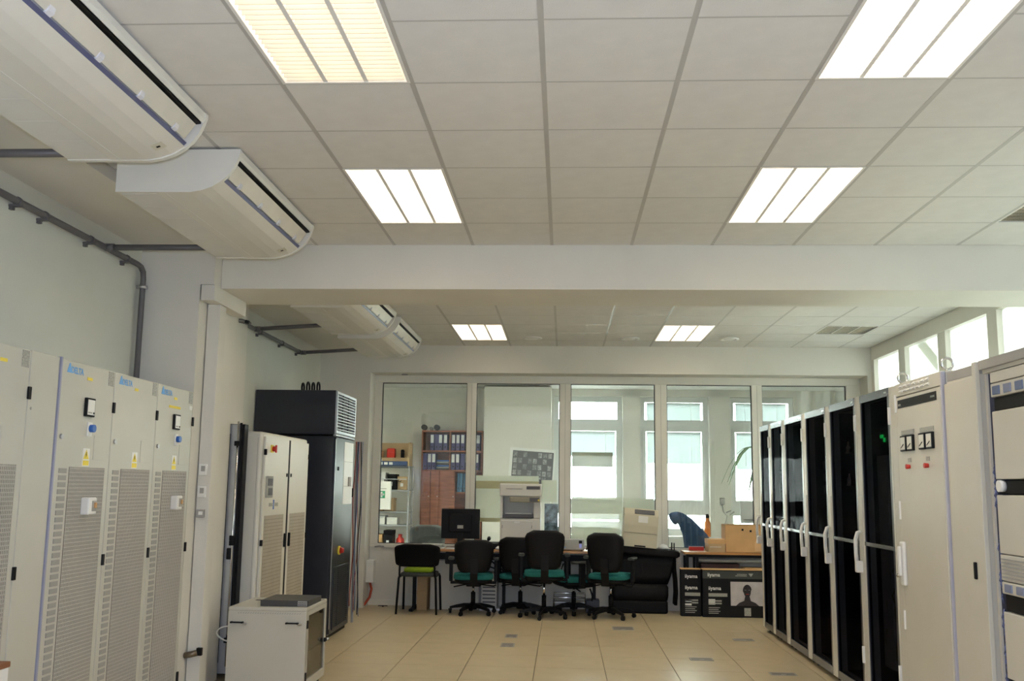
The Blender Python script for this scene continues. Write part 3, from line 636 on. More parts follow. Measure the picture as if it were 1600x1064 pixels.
t = thing('white_double_cabinet', 'white two door cabinet with perforated lower doors and red rotary switch', 'cabinet', (-2.5, 8.12, 0))
w = 1.46
B('body', M_CABW, t, -.55, -.022, 0, w, .06, 1.97, .022); B('plinth', M_CAB, t, -.53, -.03, .02, w-.02, 0, .06)
B('side_seam', M_SLOT, t, -.06, -.057, -.001, .002, .08, 1.92)
def perf(parent, y0, y1, z0, z1, x=.0):
    m = MB(); a = y0+.012; r = 0
    p = B('perforated_panel', mat('perforated_beige', (.44, .40, .33), .55), parent, x-.002, x+.0015, y0, y1, z0, z1)
    nz = int((z1-z0)/.03); ny = int((y1-y0)/.034)
    for i in range(nz):
        for j in range(ny):
            yy = y0+.012+j*.034+(.017 if i % 2 else 0)
            if yy+.018 > y1: continue
            zz = z0+.01+i*.03; m._add([(x+.0018, yy, zz), (x+.0018, yy+.02, zz+.004), (x+.0018, yy+.02, zz+.011), (x+.0018, yy, zz+.007)], [(0, 1, 2, 3)])
    o = m.obj('perforations', mat('perforation_shadow', (.27, .24, .19), .7), p); o['kind'] = 'stuff'
for y0, y1 in ((.03, .74), (.80, w-.03)):
    d = B('door', M_CABW, t, -.02, 0, y0, y1, .10, 1.93, .004)
    perf(d, y0+.05, y1-.09 if y0 < .5 else y1-.05, .14, 1.27)
    hy = y1-.045 if y0 < .5 else y0+.03
    B('handle', M_BLK, d, 0, .02, hy-.012, hy+.012, .98, 1.10, .004)
    for z in (1.80, 1.05): B('hinge', M_BLK, d, -.01, .012, (y0 if y0 < .5 else y1)-.012, (y0 if y0 < .5 else y1)+.012, z-.025, z+.025, .003)
    B('lock', M_BLK, d, 0, .008, hy-.01, hy+.01, 1.60, 1.63, .002)
    if y0 < .5:
        q = B('switch_plate', M_YEL, d, 0, .008, .17, .25, 1.80, 1.865, .006); MB().tube([(.008, .21, 1.832), (.03, .21, 1.832)], .022, 12).obj('switch_knob', M_RED, q); B('switch_lever', M_RED, q, .03, .045, .20, .22, 1.80, 1.865, .004)
        q = B('control_panel', M_SLOT, d, 0, .012, .08, .26, 1.42, 1.60, .004); B('panel_screen', M_COPD, q, .0115, .014, .10, .24, 1.52, 1.58); B('panel_keys', M_COPD, q, .0115, .014, .12, .24, 1.44, 1.50)
        B('label_strip', M_STK, d, 0, .002, .20, .30, 1.345, 1.375); B('label_strip', M_STK, d, 0, .002, .37, .46, 1.345, 1.375)
        MB().prism([(.31, 1.32), (.345, 1.32), (.335, 1.36), (.345, 1.40), (.31, 1.40), (.32, 1.36)], 'x', 0, .003).obj('blue_tag', M_BLUE, d)
B('gap_shade', M_BLK, t, -.021, -.002, .745, .795, .10, 1.93)  # flush black strip stands in for the shade between the two doors

t = thing('black_cooling_tower', 'tall black cooling cabinet with a boxed top and white exhaust grille', 'cabinet', (-2.345, 10.02, 0))
w = .90
B('body', M_BLKM, t, -.84, -.02, 0, w, .03, 2.03, .006); B('plinth', M_BLK, t, -.82, -.03, .02, w-.02, 0, .03)
tp = B('plenum', M_BLKM, t, -.845, -.005, -.05, w-.02, 2.045, 2.50, .006)
q = MB().box(-.005, .012, -.04, -.005, 2.06, 2.49).box(-.005, .012, w-.06, w-.025, 2.06, 2.49).box(-.005, .012, -.005, w-.06, 2.06, 2.085).box(-.005, .012, -.005, w-.06, 2.465, 2.49).obj('grille_frame', M_ALU, tp)
B('grille_recess', M_BLK, tp, -.0045, -.001, -.005, w-.06, 2.085, 2.465)
for k in range(12): MB().prism([(.0, 2.092+k*.031), (.014, 2.100+k*.031), (.014, 2.108+k*.031), (.0, 2.102+k*.031)], 'y', -.005, w-.06).obj('grille_slat', M_ALU, q)
for y in (.25, .52): B('grille_divider', M_BLK, q, .0, .008, y-.012, y+.012, 2.085, 2.465)
B('skirt_trim', M_ALU, t, -.02, .012, -.04, w-.03, 2.03, 2.047, .003)
d = B('door', M_BLKM, t, -.02, .002, .01, w-.01, .05, 2.02, .004); B('door_edge', M_ALU, d, .0, .004, .0, .012, .10, 2.0)
p = B('white_notice', M_WHITE, d, .002, .005, .40, w-.06, 1.33, 1.99); B('notice_box', M_SLOT, p, .005, .02, .62, .72, 1.52, 1.62, .003)
for z in (1.52, 1.78): B('notice_line', M_STK, p, .005, .006, .42, .82, z-.002, z+.002)
B('lock', M_BLK, d, .0, .014, .12, .15, 1.68, 1.72, .003); MB().tube([(.0, .30, .86), (.02, .30, .86)], .045, 14).obj('switch_plate', M_YEL, d); MB().tube([(.02, .30, .86), (.06, .30, .86)], [.034, .022], 12).obj('switch_knob', M_RED, d)
q = MB().box(.002, .012, .10, .13, .08, .70).box(.002, .012, .76, .79, .08, .70).box(.002, .012, .13, .76, .08, .10).box(.002, .012, .13, .76, .68, .70).box(.002, .012, .30, .315, .10, .68).obj('louvre_frame', M_BLKM, d)
for k in range(28): MB().prism([(.003, .105+k*.0205), (.012, .110+k*.0205), (.012, .117+k*.0205), (.003, .113+k*.0205)], 'y', .13, .76).obj('louvre_slat', M_EQUIP, q)
B('door_handle', M_BLK, d, .0, .016, w-.05, w-.02, 1.40, 1.50, .004)
t = thing('cable_spools', 'black coiled hose loops standing on top of the black tower', 'cable', (-2.78, 10.2, 2.50))
for k, r in enumerate((.05, .062, .055, .06)):
    MB().tube([(.02+.055*k, r*math.cos(a)*.9, .045+r*.95*math.sin(a)) if r*.95*math.sin(a)+.045 > .01 else (.02+.055*k, r*math.cos(a)*.9, .01) for a in [2*PI*j/14 for j in range(14)]], .010, 6, True).obj('coil', M_BLK, t)
t = thing('cable_bundle', 'bunch of red, grey and black cables hanging beside the black tower', 'cable', (-2.36, 11.05, 0))
cols = [mat('red_cable', (.35, .05, .04), .5), mat('grey_cable', (.35, .35, .36), .5), M_BLK, mat('blue_cable', (.10, .14, .30), .5)]
for k in range(8):
    x0 = .004+.010*k; pts = []; ph = random.random()*6
    for j in range(14):
        z = 2.02-j*.155*(.9+.008*k); pts.append((x0+.016*math.sin(ph+j*.8+k)*(.2+j*.05), .01*k+.02*math.sin(ph+j*.6), max(z, .008)))
    MB().tube(pts, .0035 if k % 3 else .0055, 5).obj('cable', cols[k % 4], t)
B('cable_rail', M_ALU, t, -.005, .02, .10, .13, .02, 2.02, .003)

t = thing('small_wall_rack', 'low white equipment rack box with an open glass side door', 'rack', (-2.49, 7.4, 0))
MB().box(0, .59, .02, .04, .04, .60, .002).box(0, .02, .04, .63, .04, .60).box(0, .57, .61, .63, .04, .60).obj('case', M_RACKW, t)
B('top', M_RACKW, t, 0, .59, .0, .63, .60, .628, .006); B('bottom', M_RACKW, t, 0, .59, .0, .63, .035, .06, .004); fp = B('front_panel', M_RACKW, t, .0, .59, .0, .02, .06, .60, .003)
vm = MB().prism([(0, 0), (.006, 0), (.016, .010), (.010, .010)], 'y', 0, .002).mesh('vent_slot', M_SLOT)
for k in range(26): put('vent_slot', vm, fp, None, (.07+k*.0185, -.001, .580))
for k in (0, 1):
    x = .025+.415*k; hd = MB().box(x, x+.095, -.03, -.012, .513, .523, .003).box(x, x+.012, -.03, .0, .512, .523).box(x+.083, x+.095, -.03, 0, .512, .523).obj('handle', M_BLK, fp); MB().box(x+.085, x+.12, -.012, 0, .50, .515, .003).obj('handle_catch', M_CHROME, hd)
d = MB().box(.57, .59, .03, .075, .06, .60).box(.57, .59, .585, .63, .06, .60).box(.57, .59, .075, .585, .06, .10).box(.57, .59, .075, .585, .565, .60).obj('side_door', M_RACKW, t)
B('door_glass', G_DOOR, d, .578, .583, .075, .585, .10, .565); B('inner_board', mat('olive_board', (.32, .27, .14), .8, var=.1), t, .40, .42, .06, .60, .07, .59)
for z in (.505, .13): B('hinge', M_BLK, d, .582, .598, .015, .045, z-.03, z+.03, .003)
q = B('latch', M_BLK, d, .588, .604, .57, .60, .30, .33, .003); MB().tube([(.60, .60, .315), (.622, .61, .315)], .014, 8).obj('latch_knob', M_CHROME, q)
for fx, fy in ((.05, .05), (.54, .05), (.05, .58), (.54, .58)): put('foot', MB().lathe([(.02, 0), (.02, .02), (.012, .036)], (fx, fy, 0), 8).mesh('foot', M_BLK), t)
B('cable_slot', M_BLK, t, .07, .17, .42, .46, .627, .63)
t = thing('network_switch', 'flat black network switch lying on the small white rack', 'network device', (-2.27, 7.46, .629))
B('case', M_EQUIP, t, 0, .365, .0, .40, .0, .044, .003); q = B('port_panel', M_STEEL, t, .285, .355, -.003, .001, .005, .040)
for r in range(2):
    for k in range(5): B('port', M_COPD, q, .290+k*.013, .299+k*.013, -.0045, -.0028, .009+r*.015, .019+r*.015)

# ------------------------------------------------------------------ desks and things on them
t = thing('long_desk', 'long beech topped desk behind the row of chairs', 'desk', (-1.95, 12.30, 0))
B('desk_top', M_DESK, t, 0, 2.40, 0, .63, .735, .762, .003)
for x in (.05, 1.18, 2.31):
    MB().box(x, x+.05, .04, .59, 0, .03, .004).box(x+.005, x+.045, .28, .34, .03, .70, .003).box(x, x+.05, .06, .58, .70, .735, .003).obj('leg', M_BLK, t)
B('modesty_rail', M_BLK, t, .10, 2.31, .30, .32, .62, .70)
t = thing('keyboard_drawer', 'dark drawer unit hanging under the left part of the long desk', 'drawer', (-1.46, 12.36, .58))
B('drawer_box', mat('dark_drawer', (.035, .025, .02), .5), t, 0, .30, 0, .22, 0, .15, .004); B('drawer_front', M_BLK, t, -.005, .305, -.015, -.001, .01, .14, .003)
t = thing('side_desk', 'beech topped desk on a black frame under the cardboard boxes', 'desk', (1.50, 12.56, 0))
B('desk_top', M_DESK, t, 0, 1.35, 0, .37, .735, .765, .003)
for x in (.03, .15, 1.25): MB().box(x, x+.03, .03, .06, 0, .70).box(x, x+.03, .32, .35, 0, .70).box(x, x+.03, .06, .32, .02, .05).obj('leg', M_BLK, t)
B('front_rail', M_BLK, t, .03, 1.28, .02, .05, .70, .735); B('lower_tube', mat('grey_tube', (.30, .33, .34), .3), t, .18, 1.25, .06, .11, .635, .685, .02)
q = B('drawer', mat('dark_red_drawer', (.06, .02, .015), .5), t, .22, .70, .10, .34, .46, .62, .004); MB().tube([(.46, .10, .54), (.46, .08, .54)], .012, 8).obj('knob', M_BLK, q)
B('shelf', M_BLK, t, .20, 1.28, .10, .34, .42, .455)
MB().cyl((.045, .05, .30), (.165, .05, .18), .012, 8).obj('brace', M_BLK, t)
t = thing('shelf_carton', 'flat open orange brown carton on the shelf of the side desk', 'box', (2.24, 12.64, .456)); B('carton_body', M_CARD, t, 0, .30, 0, .2, 0, .12, .003); B('flap', M_CARDO, t, .01, .29, -.04, .0, .09, .125, .002)
t = thing('shelf_case', 'dark slate blue case on the shelf of the side desk', 'case', (2.56, 12.64, .456)); B('case_body', mat('slate_case', (.05, .065, .10), .5), t, 0, .26, 0, .2, 0, .16, .01); B('handle', M_BLK, t, .08, .18, -.02, .0, .07, .09, .004)

# monitor and desk clutter
t = thing('desk_monitor', 'black monitor seen from behind on the long desk', 'monitor', (-1.31, 12.62, .762))
B('screen_housing', M_BLK, t, -.245, .245, 0, .045, .115, .49, .01); B('rear_bulge', M_BLK, t, -.15, .15, -.035, .0, .19, .43, .02)
MB().box(-.035, .035, -.03, .01, .01, .24, .006).obj('stand', M_BLK, t); MB().lathe([(.13, 0), (.13, .008), (.04, .016)], (0, -.01, 0), 20).obj('base', M_BLK, t)
B('logo_plate', M_STK, t, -.035, .04, -.0365, -.0345, .245, .285)
t = thing('paper_pile', 'pile of papers in a low tray at the left end of the desk', 'papers', (-1.83, 12.42, .762))
B('tray', M_WHITE, t, 0, .33, 0, .30, 0, .012, .004)
for k in range(5): put('sheet', MB().box(.02, .30, .02, .27, 0, .006).mesh('sheet', M_LABEL if k % 2 else mat('grey_paper', (.45, .46, .44), .8)), t, None, (.01*random.uniform(-1, 1), .01*random.uniform(-1, 1), .013+.0075*k), random.uniform(-.12, .12))
t = thing('loose_papers', 'loose white papers left of the monitor foot', 'papers', (-1.48, 12.38, .762))
for k in range(3): put('sheet', MB().box(0, .21, 0, .16, 0, .003).mesh('sheet', M_LABEL), t, None, (.03*k, .01*k, .0045*k), .3*k-.2)
t = thing('router', 'black router with a blue light on the long desk', 'router', (-1.03, 12.50, .762)); B('case', M_BLK, t, 0, .21, 0, .2, 0, .07, .008); MB().box(.10, .112, -.003, .0, .028, .040).box(.122, .130, -.003, 0, .03, .038).obj('light', M_LEDB, t)
t = thing('telephone', 'small black desk telephone behind the router', 'telephone', (-.98, 12.74, .762)); B('phone_body', M_BLK, t, 0, .16, 0, .18, 0, .07, .01); MB().tube([(.02, .02, .10), (.02, .05, .12), (.02, .13, .12), (.02, .16, .10)], .02, 8).obj('handset', M_BLK, t)
t = thing('paper_scrap', 'crumpled scrap of white paper on the desk edge', 'paper', (-.80, 12.36, .762)); MB().lathe([(.03, 0), (.05, .012), (.04, .03), (.015, .045)], n=7, sx=1, sy=.7).obj('scrap', M_LABEL, t)
t = thing('test_instrument', 'pale grey bench instrument with a blue display on the desk', 'instrument', (-.06, 12.44, .762))
B('case', mat('instrument_grey', (.40, .43, .42), .45), t, 0, .32, 0, .28, .01, .135, .006); B('label', M_STK, t, .035, .10, -.002, 0, .055, .09); B('label_strip', M_PRINT, t, .035, .09, -.0015, 0, .035, .045)
B('display', M_LCD, t, .255, .285, -.003, 0, .035, .085); B('display_frame', M_BLK, t, .25, .29, -.002, 0, .09, .125); B('side_block', M_BLK, t, -.03, -.002, .02, .25, .0, .12, .004)
for fx in (.03, .28): B('foot', M_BLK, t, fx, fx+.02, .02, .26, 0, .012)
t = thing('cable_clump', 'tangle of thin cables with white plugs beside the instrument', 'cable', (.28, 12.40, .762))
for k in range(5): MB().tube([(.0, .05+.03*k, .01), (.04, .03*k, .06+.02*k), (.09+.01*k, .02, .03), (.12, -.01*k+.03, .008)], .005, 5).obj('cable', [M_BLK, M_WHITE][k % 2], t)
MB().lathe([(.03, 0), (.035, .02), (.02, .05)], (.09, .02, 0), 8).obj('plug', M_WHITE, t)
t = thing('desk_rail_cables', 'black power cables drooping under the long desk', 'cable', (-.9, 12.55, .3))
for k in range(4): MB().tube([(.2*k-.2, 0, .31), (.1*k+.05, -.03, .22-.02*k), (.25*k+.1, -.02, .16), (.2*k+.3, 0, .30)], .009, 6).obj('cable', M_BLK, t)
t = thing('under_desk_panel', 'plain white panel leaning under the desk behind the first swivel chair', 'panel', (-1.68, 12.64, 0)); B('board', M_WALL, t, 0, .62, 0, .06, 0, .60, .004); B('edge', M_FRAME, t, .0, .62, -.004, 0, .58, .60)
for k, l in enumerate(('lower of two brown cartons under the desk behind the visitor chair', 'upper of two brown cartons under the desk behind the visitor chair')):
    t = thing('brown_carton', l, 'box', (-1.83+.003*k, 12.52, .236*k)); B('carton_body', M_CARD, t, 0, .127, 0, .3, 0, .222, .004); B('lid', M_CARD, t, -.002, .129, -.002, .302, .19, .2355, .003)
t = thing('computer_tower', 'white computer tower with horizontal slots under the desk', 'computer', (-1.03, 12.58, 0)); B('case', M_COP, t, 0, .20, 0, .34, .03, .46, .008); B('base', M_STEEL, t, -.02, .24, .02, .33, 0, .03, .004)
for k in range(5): B('slot', M_COPD, t, .02, .18, -.002, 0, .10+k*.045, .115+k*.045)
t = thing('steel_footrest', 'bright steel frame footrest under the desk', 'footrest', (-.12, 12.68, 0)); MB().tube([(0, 0, .02), (0, 0, .17), (.40, 0, .17), (.40, 0, .02)], .012, 8).tube([(0, .25, .02), (0, .25, .2), (.40, .25, .2), (.40, .25, .02)], .012, 8).obj('frame', M_CHROME, t); B('foot_plate', M_STEEL, t, .012, .388, .01, .24, .10, .115, .002)

# beige laser printer on a black upholstered chest
t = thing('black_chest', 'black upholstered chest with a sagging top that carries the beige printer', 'chest', (.66, 12.60, 0))
B('base', M_LEATH, t, -.06, .64, .0, .33, .0, .16, .025); MB().rings([[(x, y, z) for x, y in rrect(w, d, .05, 4, .30, cy)] for w, d, z, cy in ((.68, .32, .16, .165), (.70, .34, .22, .165), (.70, .34, .32, .165), (.66, .30, .355, .175))]).obj('lower_cushion', M_LEATH, t)
MB().rings([[(x, y, z) for x, y in rrect(w, .25, .04, 4, cx, .20)] for w, z, cx in ((.64, .35, .33), (.68, .45, .35), (.72, .60, .37), (.74, .72, .38))]).obj('front_panel', M_LEATH, t)
o = MB().rings([[(x, y, z) for x, y in rrect(w, .33, .05, 4, .40, .18)] for w, z in ((.74, 0), (.80, .02), (.80, .06), (.76, .085))]).obj('top_cushion', M_LEATH, t); o.location = (0, 0, .745); o.rotation_euler = (0, .085, 0)
MB().rings([[(.745+.012*math.sin(j*1.3)+x, y, z) for x, y in rrect(.035, .26, .015, 2, 0, .2)] for j, z in enumerate((.10, .25, .40, .55, .74))]).obj('side_flap', M_BLKF, t)
B('pull_loop', M_BLK, t, .31, .335, .055, .075, .48, .60, .004)
t = thing('beige_printer', 'beige laser printer with a glossy label, standing tilted on the black chest', 'printer', (.735, 12.61, .826)); t.rotation_euler = (0, .075, 0)
MB().prism([(0, 0), (.30, 0), (.30, .47), (.07, .47), (0, .40)], 'x', .0, .43).obj('housing', M_BEIGE, t)
MB().prism([(-.012, .0), (0, .0), (0, .155), (-.012, .16)], 'x', .005, .425).obj('paper_tray', M_BEIGE, t); MB().prism([(-.003, .17), (-.014, .175), (-.018, .27), (-.008, .39), (.0, .395)], 'x', .01, .42).obj('front_cover', M_BEIGE, t)
B('tray_grip', M_BLK, t, .15, .29, -.016, -.011, .005, .022, .003); B('seam', M_SLOT, t, .01, .42, -.017, -.006, .268, .273)
MB().prism([(.004, .408), (.05, .455), (.046, .462), (.0, .415)], 'x', .13, .38).obj('output_slot', M_COPD, t); MB().prism([(-.017, .305), (-.0105, .385), (-.014, .387), (-.020, .305)], 'x', .18, .30).obj('label', M_WHITE, t)

# cardboard boxes on the side desk
t = thing('tall_carton', 'large orange brown carton on the side desk near the racks', 'box', (2.02, 12.60, .766)); B('carton_body', M_CARDO, t, 0, .52, 0, .32, 0, .335, .004); B('flap', M_CARD, t, .0, .30, -.006, .16, .336, .342, .001); B('hole', M_BLK, t, .20, .225, -.002, 0, .265, .29); B('hole', M_BLK, t, .30, .325, -.002, 0, .25, .275); B('patch', mat('carton_patch', (.70, .45, .24), .8), t, .36, .46, -.002, 0, .02, .14)
t = thing('low_carton', 'low brown carton left of the large one on the side desk', 'box', (1.80, 12.565, .766)); B('carton_body', M_CARD, t, 0, .21, 0, .30, 0, .15, .003); B('lid', M_CARDO, t, -.003, .213, -.003, .303, .10, .155, .002); B('tape', M_LABEL, t, .02, .16, -.004, -.002, .06, .066)

# monitor boxes on the floor
def monitor_box(loc, rz, w, h, d, label, wide):
    t = thing('monitor_carton', label, 'box', loc, rz)
    B('carton_body', M_BOXB, t, 0, w, 0, d, 0, h, .003); B('lid', M_CARDO, t, .0, w, -.001, d, h, h+.012, .002)
    f = -.0012
    if wide:
        B('top_stripe', mat('box_stripe', (.045, .05, .045), .5), t, 0, w, f, 0, h-.10, h-.01)
        letter('lettering', 'iiyama', .062, M_WHITE, t, (.06, f-.0005, h-.075), '-y', .001)
        letter('lettering', 'iiyama', .062, M_WHITE, t, (.07, f-.0005, h-.235), '-y', .001)
        B('grey_strip', M_STK, t, .07, .30, f, 0, h-.315, h-.275)
        ln = MB()
        for k in range(2): ln.box(.07, .23, f, 0, h-.375-k*.03, h-.357-k*.03)
        for k in range(4): ln.box(.07, .21-.02*(k % 2), f, 0, h-.45-k*.022, h-.442-k*.022)
        ln.obj('fine_print', M_SLOT, t)
        B('address_label', M_LABEL, t, .07, .15, f, 0, .15, .215)
        p = B('picture', M_PHOTO, t, .34, w-.01, f, 0, .14, .425)
        cxp = .34+(w-.35)*.47
        fig = MB().prism([(cxp+.055*math.cos(a)*(1 if math.sin(a) > 0 else .80), .315+.078*math.sin(a)) for a in [2*PI*k/20 for k in range(20)]], 'y', f-.0015, f)
        fig.prism([(cxp-.14, .14), (cxp+.14, .14), (cxp+.10, .175), (cxp+.04, .20), (cxp+.028, .25), (cxp-.028, .25), (cxp-.04, .20), (cxp-.10, .175)], 'y', f-.0012, f); fig.obj('picture_figure', M_SKIN, p)
        MB().box(cxp-.018, cxp+.018, f-.002, f-.0014, .275, .283).obj('picture_lips', M_RED, p)
        MB().box(cxp-.032, cxp-.014, f-.002, f-.0014, .325, .33).box(cxp+.014, cxp+.032, f-.002, f-.0014, .325, .33).obj('picture_eyes', M_STK, p)
        B('picture_badge', M_STK, t, cxp-.04, cxp+.04, f-.002, -.0005, .02, .115)
        ic = MB().box(w-.36, w-.24, f-.001, 0, h-.05, h-.042).box(w-.38, w-.24, f-.001, 0, h-.068, h-.06).prism([(w-.22, h-.035), (w-.16, h-.035), (w-.19, h-.075)], 'y', f-.001, 0); ic.obj('stripe_icons', M_STK, t)
    else:
        letter('lettering', 'iiyama', .062, M_WHITE, t, (.05, f, h-.10), '-y', .001); letter('lettering', 'iiyama', .062, M_WHITE, t, (.05, f, h-.235), '-y', .001)
        B('grey_strip', M_STK, t, .05, .235, f, 0, h-.315, h-.275)
        ln = MB()
        for k in range(2): ln.box(.05, .21, f, 0, h-.375-k*.03, h-.357-k*.03)
        for k in range(4): ln.box(.05, .19-.02*(k % 2), f, 0, h-.45-k*.022, h-.442-k*.022)
        ln.obj('fine_print', M_SLOT, t); B('address_label', M_LABEL, t, .05, .13, f, 0, .13, .20)
    return t
monitor_box((1.70, 12.40, 0), .03, .78, .56, .15, 'wide black monitor carton with a portrait picture, in front of the side desk', True)
monitor_box((1.44, 12.44, 0), 0, .245, .56, .11, 'narrow black monitor carton left of the one with the portrait', False)

# ------------------------------------------------------------------ chairs
def back_shell(w0, w1, h, lean, thick, bow, z0, n=10, m=12, hunch=.0):
    """upholstered back: outline rounded at the top, bowed towards the sitter"""
    R_ = []
    for i in range(m+1):
        f = i/m; z = z0+h*f
        e = 1.0
        if f > .78: e = 1-.42*((f-.78)/.22)**3.2
        if f < .16: e = .80+.20*math.sqrt(1-((.16-f)/.16)**2)
        hw = (w0+(w1-w0)*math.sin(min(1, f*1.15)*PI/2))/2*e
        yc = -lean*f - hunch*math.sin(f*PI)
        ring = []
        for k in range(n+1):
            u = -1+2*k/n; ring.append((hw*u, yc-bow*(1-u*u)-thick*.5*math.sqrt(max(.05, 1-u**4)), z))
        for k in range(n+1):
            u = 1-2*k/n; ring.append((hw*u*.97, yc-bow*(1-u*u)*.9+thick*.5*math.sqrt(max(.05, 1-u**4)), z))
        R_.append(ring)
    return MB().rings(R_)
def seat_pad(w, d, z0, z1, rr=.09):
    def ring(s, z): return [(x*s, y*s, z) for x, y in rrect(w, d, rr, 5)]
    h = z1-z0
    return MB().rings([ring(.90, z0), ring(.99, z0+h*.2), ring(1, z0+h*.5), ring(.985, z0+h*.8), ring(.93, z1-.003), ring(.6, z1)])
caster = MB().cyl((-.016, 0, .025), (.016, 0, .025), .025, 12).box(-.022, .022, -.012, .018, .035, .055, .005).mesh('caster', M_BLK)
def swivel_chair(loc, rz, label, seat_z=.47, back_top=.98, back_w=.47, base_rot=0, arms=True, back=True, mesh_pad=M_TEAL):
    """faces +y locally; the back is on the -y side"""
    t = thing('swivel_chair', label, 'chair', loc, rz, 'black and teal swivel chairs')
    b = thing('star_base', label, 'chair'); 
    for k in ('label', 'category'): del b[k]
    b.parent = t; b.rotation_euler = (0, 0, base_rot)
    MB().lathe([(.045, .055), (.05, .07), (.045, .12), (.03, .13)], n=14).obj('hub', M_BLK, b)
    for k in range(5):
        a = 2*PI*k/5; c, s = math.cos(a), math.sin(a)
        MB().rings([[(c*r-s*q*w, s*r+c*q*w, z+dz) for q, dz in ((-1, 0), (1, 0), (.8, h_), (-.8, h_))] for r, w, z, h_ in ((.03, .03, .075, .05), (.12, .026, .078, .045), (.22, .020, .066, .035), (.29, .016, .055, .025))], False).obj('base_leg', M_BLK, b)
        put('caster', caster, b, None, (c*.285, s*.285, 0), a+random.random())
    MB().tube([(0, 0, .12), (0, 0, .26)], .028, 12).obj('column_cover', M_BLK, t); MB().tube([(0, 0, .255), (0, 0, seat_z-.11)], .014, 10).obj('gas_lift', M_CHROME, t)
    MB().box(-.09, .09, -.13, .11, seat_z-.115, seat_z-.075, .012).tube([(.08, 0, seat_z-.10), (.25, -.02, seat_z-.115), (.28, -.02, seat_z-.10)], .008, 6).tube([(-.08, .02, seat_z-.10), (-.24, .0, seat_z-.13)], .008, 6).obj('mechanism', M_BLK, t)
    seat_pad(.46, .46, seat_z-.078, seat_z-.02, .12).obj('seat_shell', M_BLK, t)
    seat_pad(.485, .485, seat_z-.035, seat_z+.035, .13).obj('seat_cushion', mesh_pad, t)
    MB().rings([[(x-.045 if i < 2 else x, y, z) for i, (x, y, z) in enumerate(p)] for p in ([(0, -.12, seat_z-.11), (.09, -.12, seat_z-.11), (.045, -.12, seat_z-.09), (-.045, -.12, seat_z-.09)],
        [(0, -.245, seat_z-.10), (.09, -.245, seat_z-.10), (.045, -.235, seat_z-.08), (-.045, -.235, seat_z-.08)], [(0, -.295, seat_z+.05), (.09, -.295, seat_z+.05), (.045, -.265, seat_z+.05), (-.045, -.265, seat_z+.05)],
        [(0, -.30, seat_z+.22), (.09, -.30, seat_z+.22), (.045, -.27, seat_z+.22), (-.045, -.27, seat_z+.22)])], False).obj('back_bar', M_BLK, t)
    if back:
        o = back_shell(.36, back_w, back_top-seat_z-.06, .05, .05, .035, seat_z+.06).obj('back_shell', M_BLK, t); o.location = (0, -.215, 0)
        o = back_shell(.34, back_w-.02, back_top-seat_z-.09, .05, .045, .03, seat_z+.075).obj('back_cushion', mesh_pad, t); o.location = (0, -.185, 0)
    if arms:
        for s in (-1, 1):
            a = MB().box(s*.275-.022, s*.275+.022, -.05, .03, seat_z-.06, seat_z+.20, .008).box(min(s*.10, s*.28), max(s*.10, s*.28), -.04, .02, seat_z-.09, seat_z-.06, .004).obj('arm_post', M_BLK, t)
            MB().rings([[(s*.275+x, y, seat_z+.20+z) for x, z in rrect(.075 if abs(y) < .12 else .055, .03, .012, 2, 0, .015)] for y in (-.14, -.11, .08, .125)]).obj('arm_pad', M_GREYF, a)
    return t
swivel_chair((-1.10, 12.27, 0), .10, 'black swivel chair with teal seat nearest the visitor chair', .45, .90, .48, .4)
swivel_chair((-.53, 12.44, 0), -.18, 'black swivel chair half hidden behind the tallest swivel chair', .45, .93, .44, .18)
swivel_chair((-.23, 12.05, 0), .04, 'tallest black swivel chair with teal seat in front of the others', .52, 1.035, .47, .745)
swivel_chair((.13, 12.50, 0), 1.9, 'teal seated swivel chair turned sideways with no back showing', .42, .78, .40, -.958, True, False)
swivel_chair((.57, 12.16, 0), -.30, 'black swivel chair with teal seat beside the black chest', .49, 1.01, .46, .457)

t = thing('visitor_chair', 'black four legged visitor chair with a lime green cushion', 'chair', (-1.77, 12.32, 0))
for s in (-1, 1):
    MB().tube([(s*.245, -.235, 0), (s*.225, -.215, .42), (s*.215, -.20, .46)], .014, 8).obj('leg', M_BLK, t)
    MB().tube([(s*.235, .26, 0), (s*.225, .20, .42), (s*.215, .18, .45)], .014, 8).obj('leg', M_BLK, t)
    MB().tube([(s*.215, .20, .44), (s*.215, -.21, .44), (s*.215, -.235, .47), (s*.205, -.265, .80)], .012, 8).obj('side_tube', M_BLK, t)
seat_pad(.43, .43, .44, .49, .06).obj('seat', M_GREYF, t)
o = seat_pad(.36, .36, .49, .54, .05).obj('cushion', M_LIME, t, 'lime green cushion')
o = back_shell(.52, .56, .27, .03, .035, .02, .565).obj('backrest', M_BLKF, t); o.location = (0, -.235, 0)
B('tag', M_LIME, t, .245, .262, -.25, -.24, .70, .73)

t = thing('crumpled_foil', 'crumpled pale foil at the right end of the black chest', 'foil', (1.26, 12.74, .782)); MB().lathe([(.06, 0), (.075, .015), (.045, .05), (.01, .065)], n=7).obj('foil', M_LABEL, t)
t = thing('black_clip', 'pair of upright black clip prongs at the right end of the black chest', 'clip', (1.36, 12.74, .772)); B('prong', M_BLK, t, 0, .015, -.01, .01, 0, .095, .002); B('prong', M_BLK, t, .03, .045, -.01, .01, 0, .09, .002); B('clip_foot', M_BLK, t, -.005, .05, -.012, .012, -.006, .004, .001)
t = thing('floor_adapter', 'dark blue grey power supply on the floor under the desk', 'power supply', (.28, 12.55, 0)); B('case', mat('slate_block', (.06, .065, .09), .5), t, 0, .17, 0, .2, 0, .16, .01); MB().tube([(.08, 0, .15), (.08, -.03, .22), (.05, -.02, .30)], .012, 6).obj('cord', M_BLK, t)

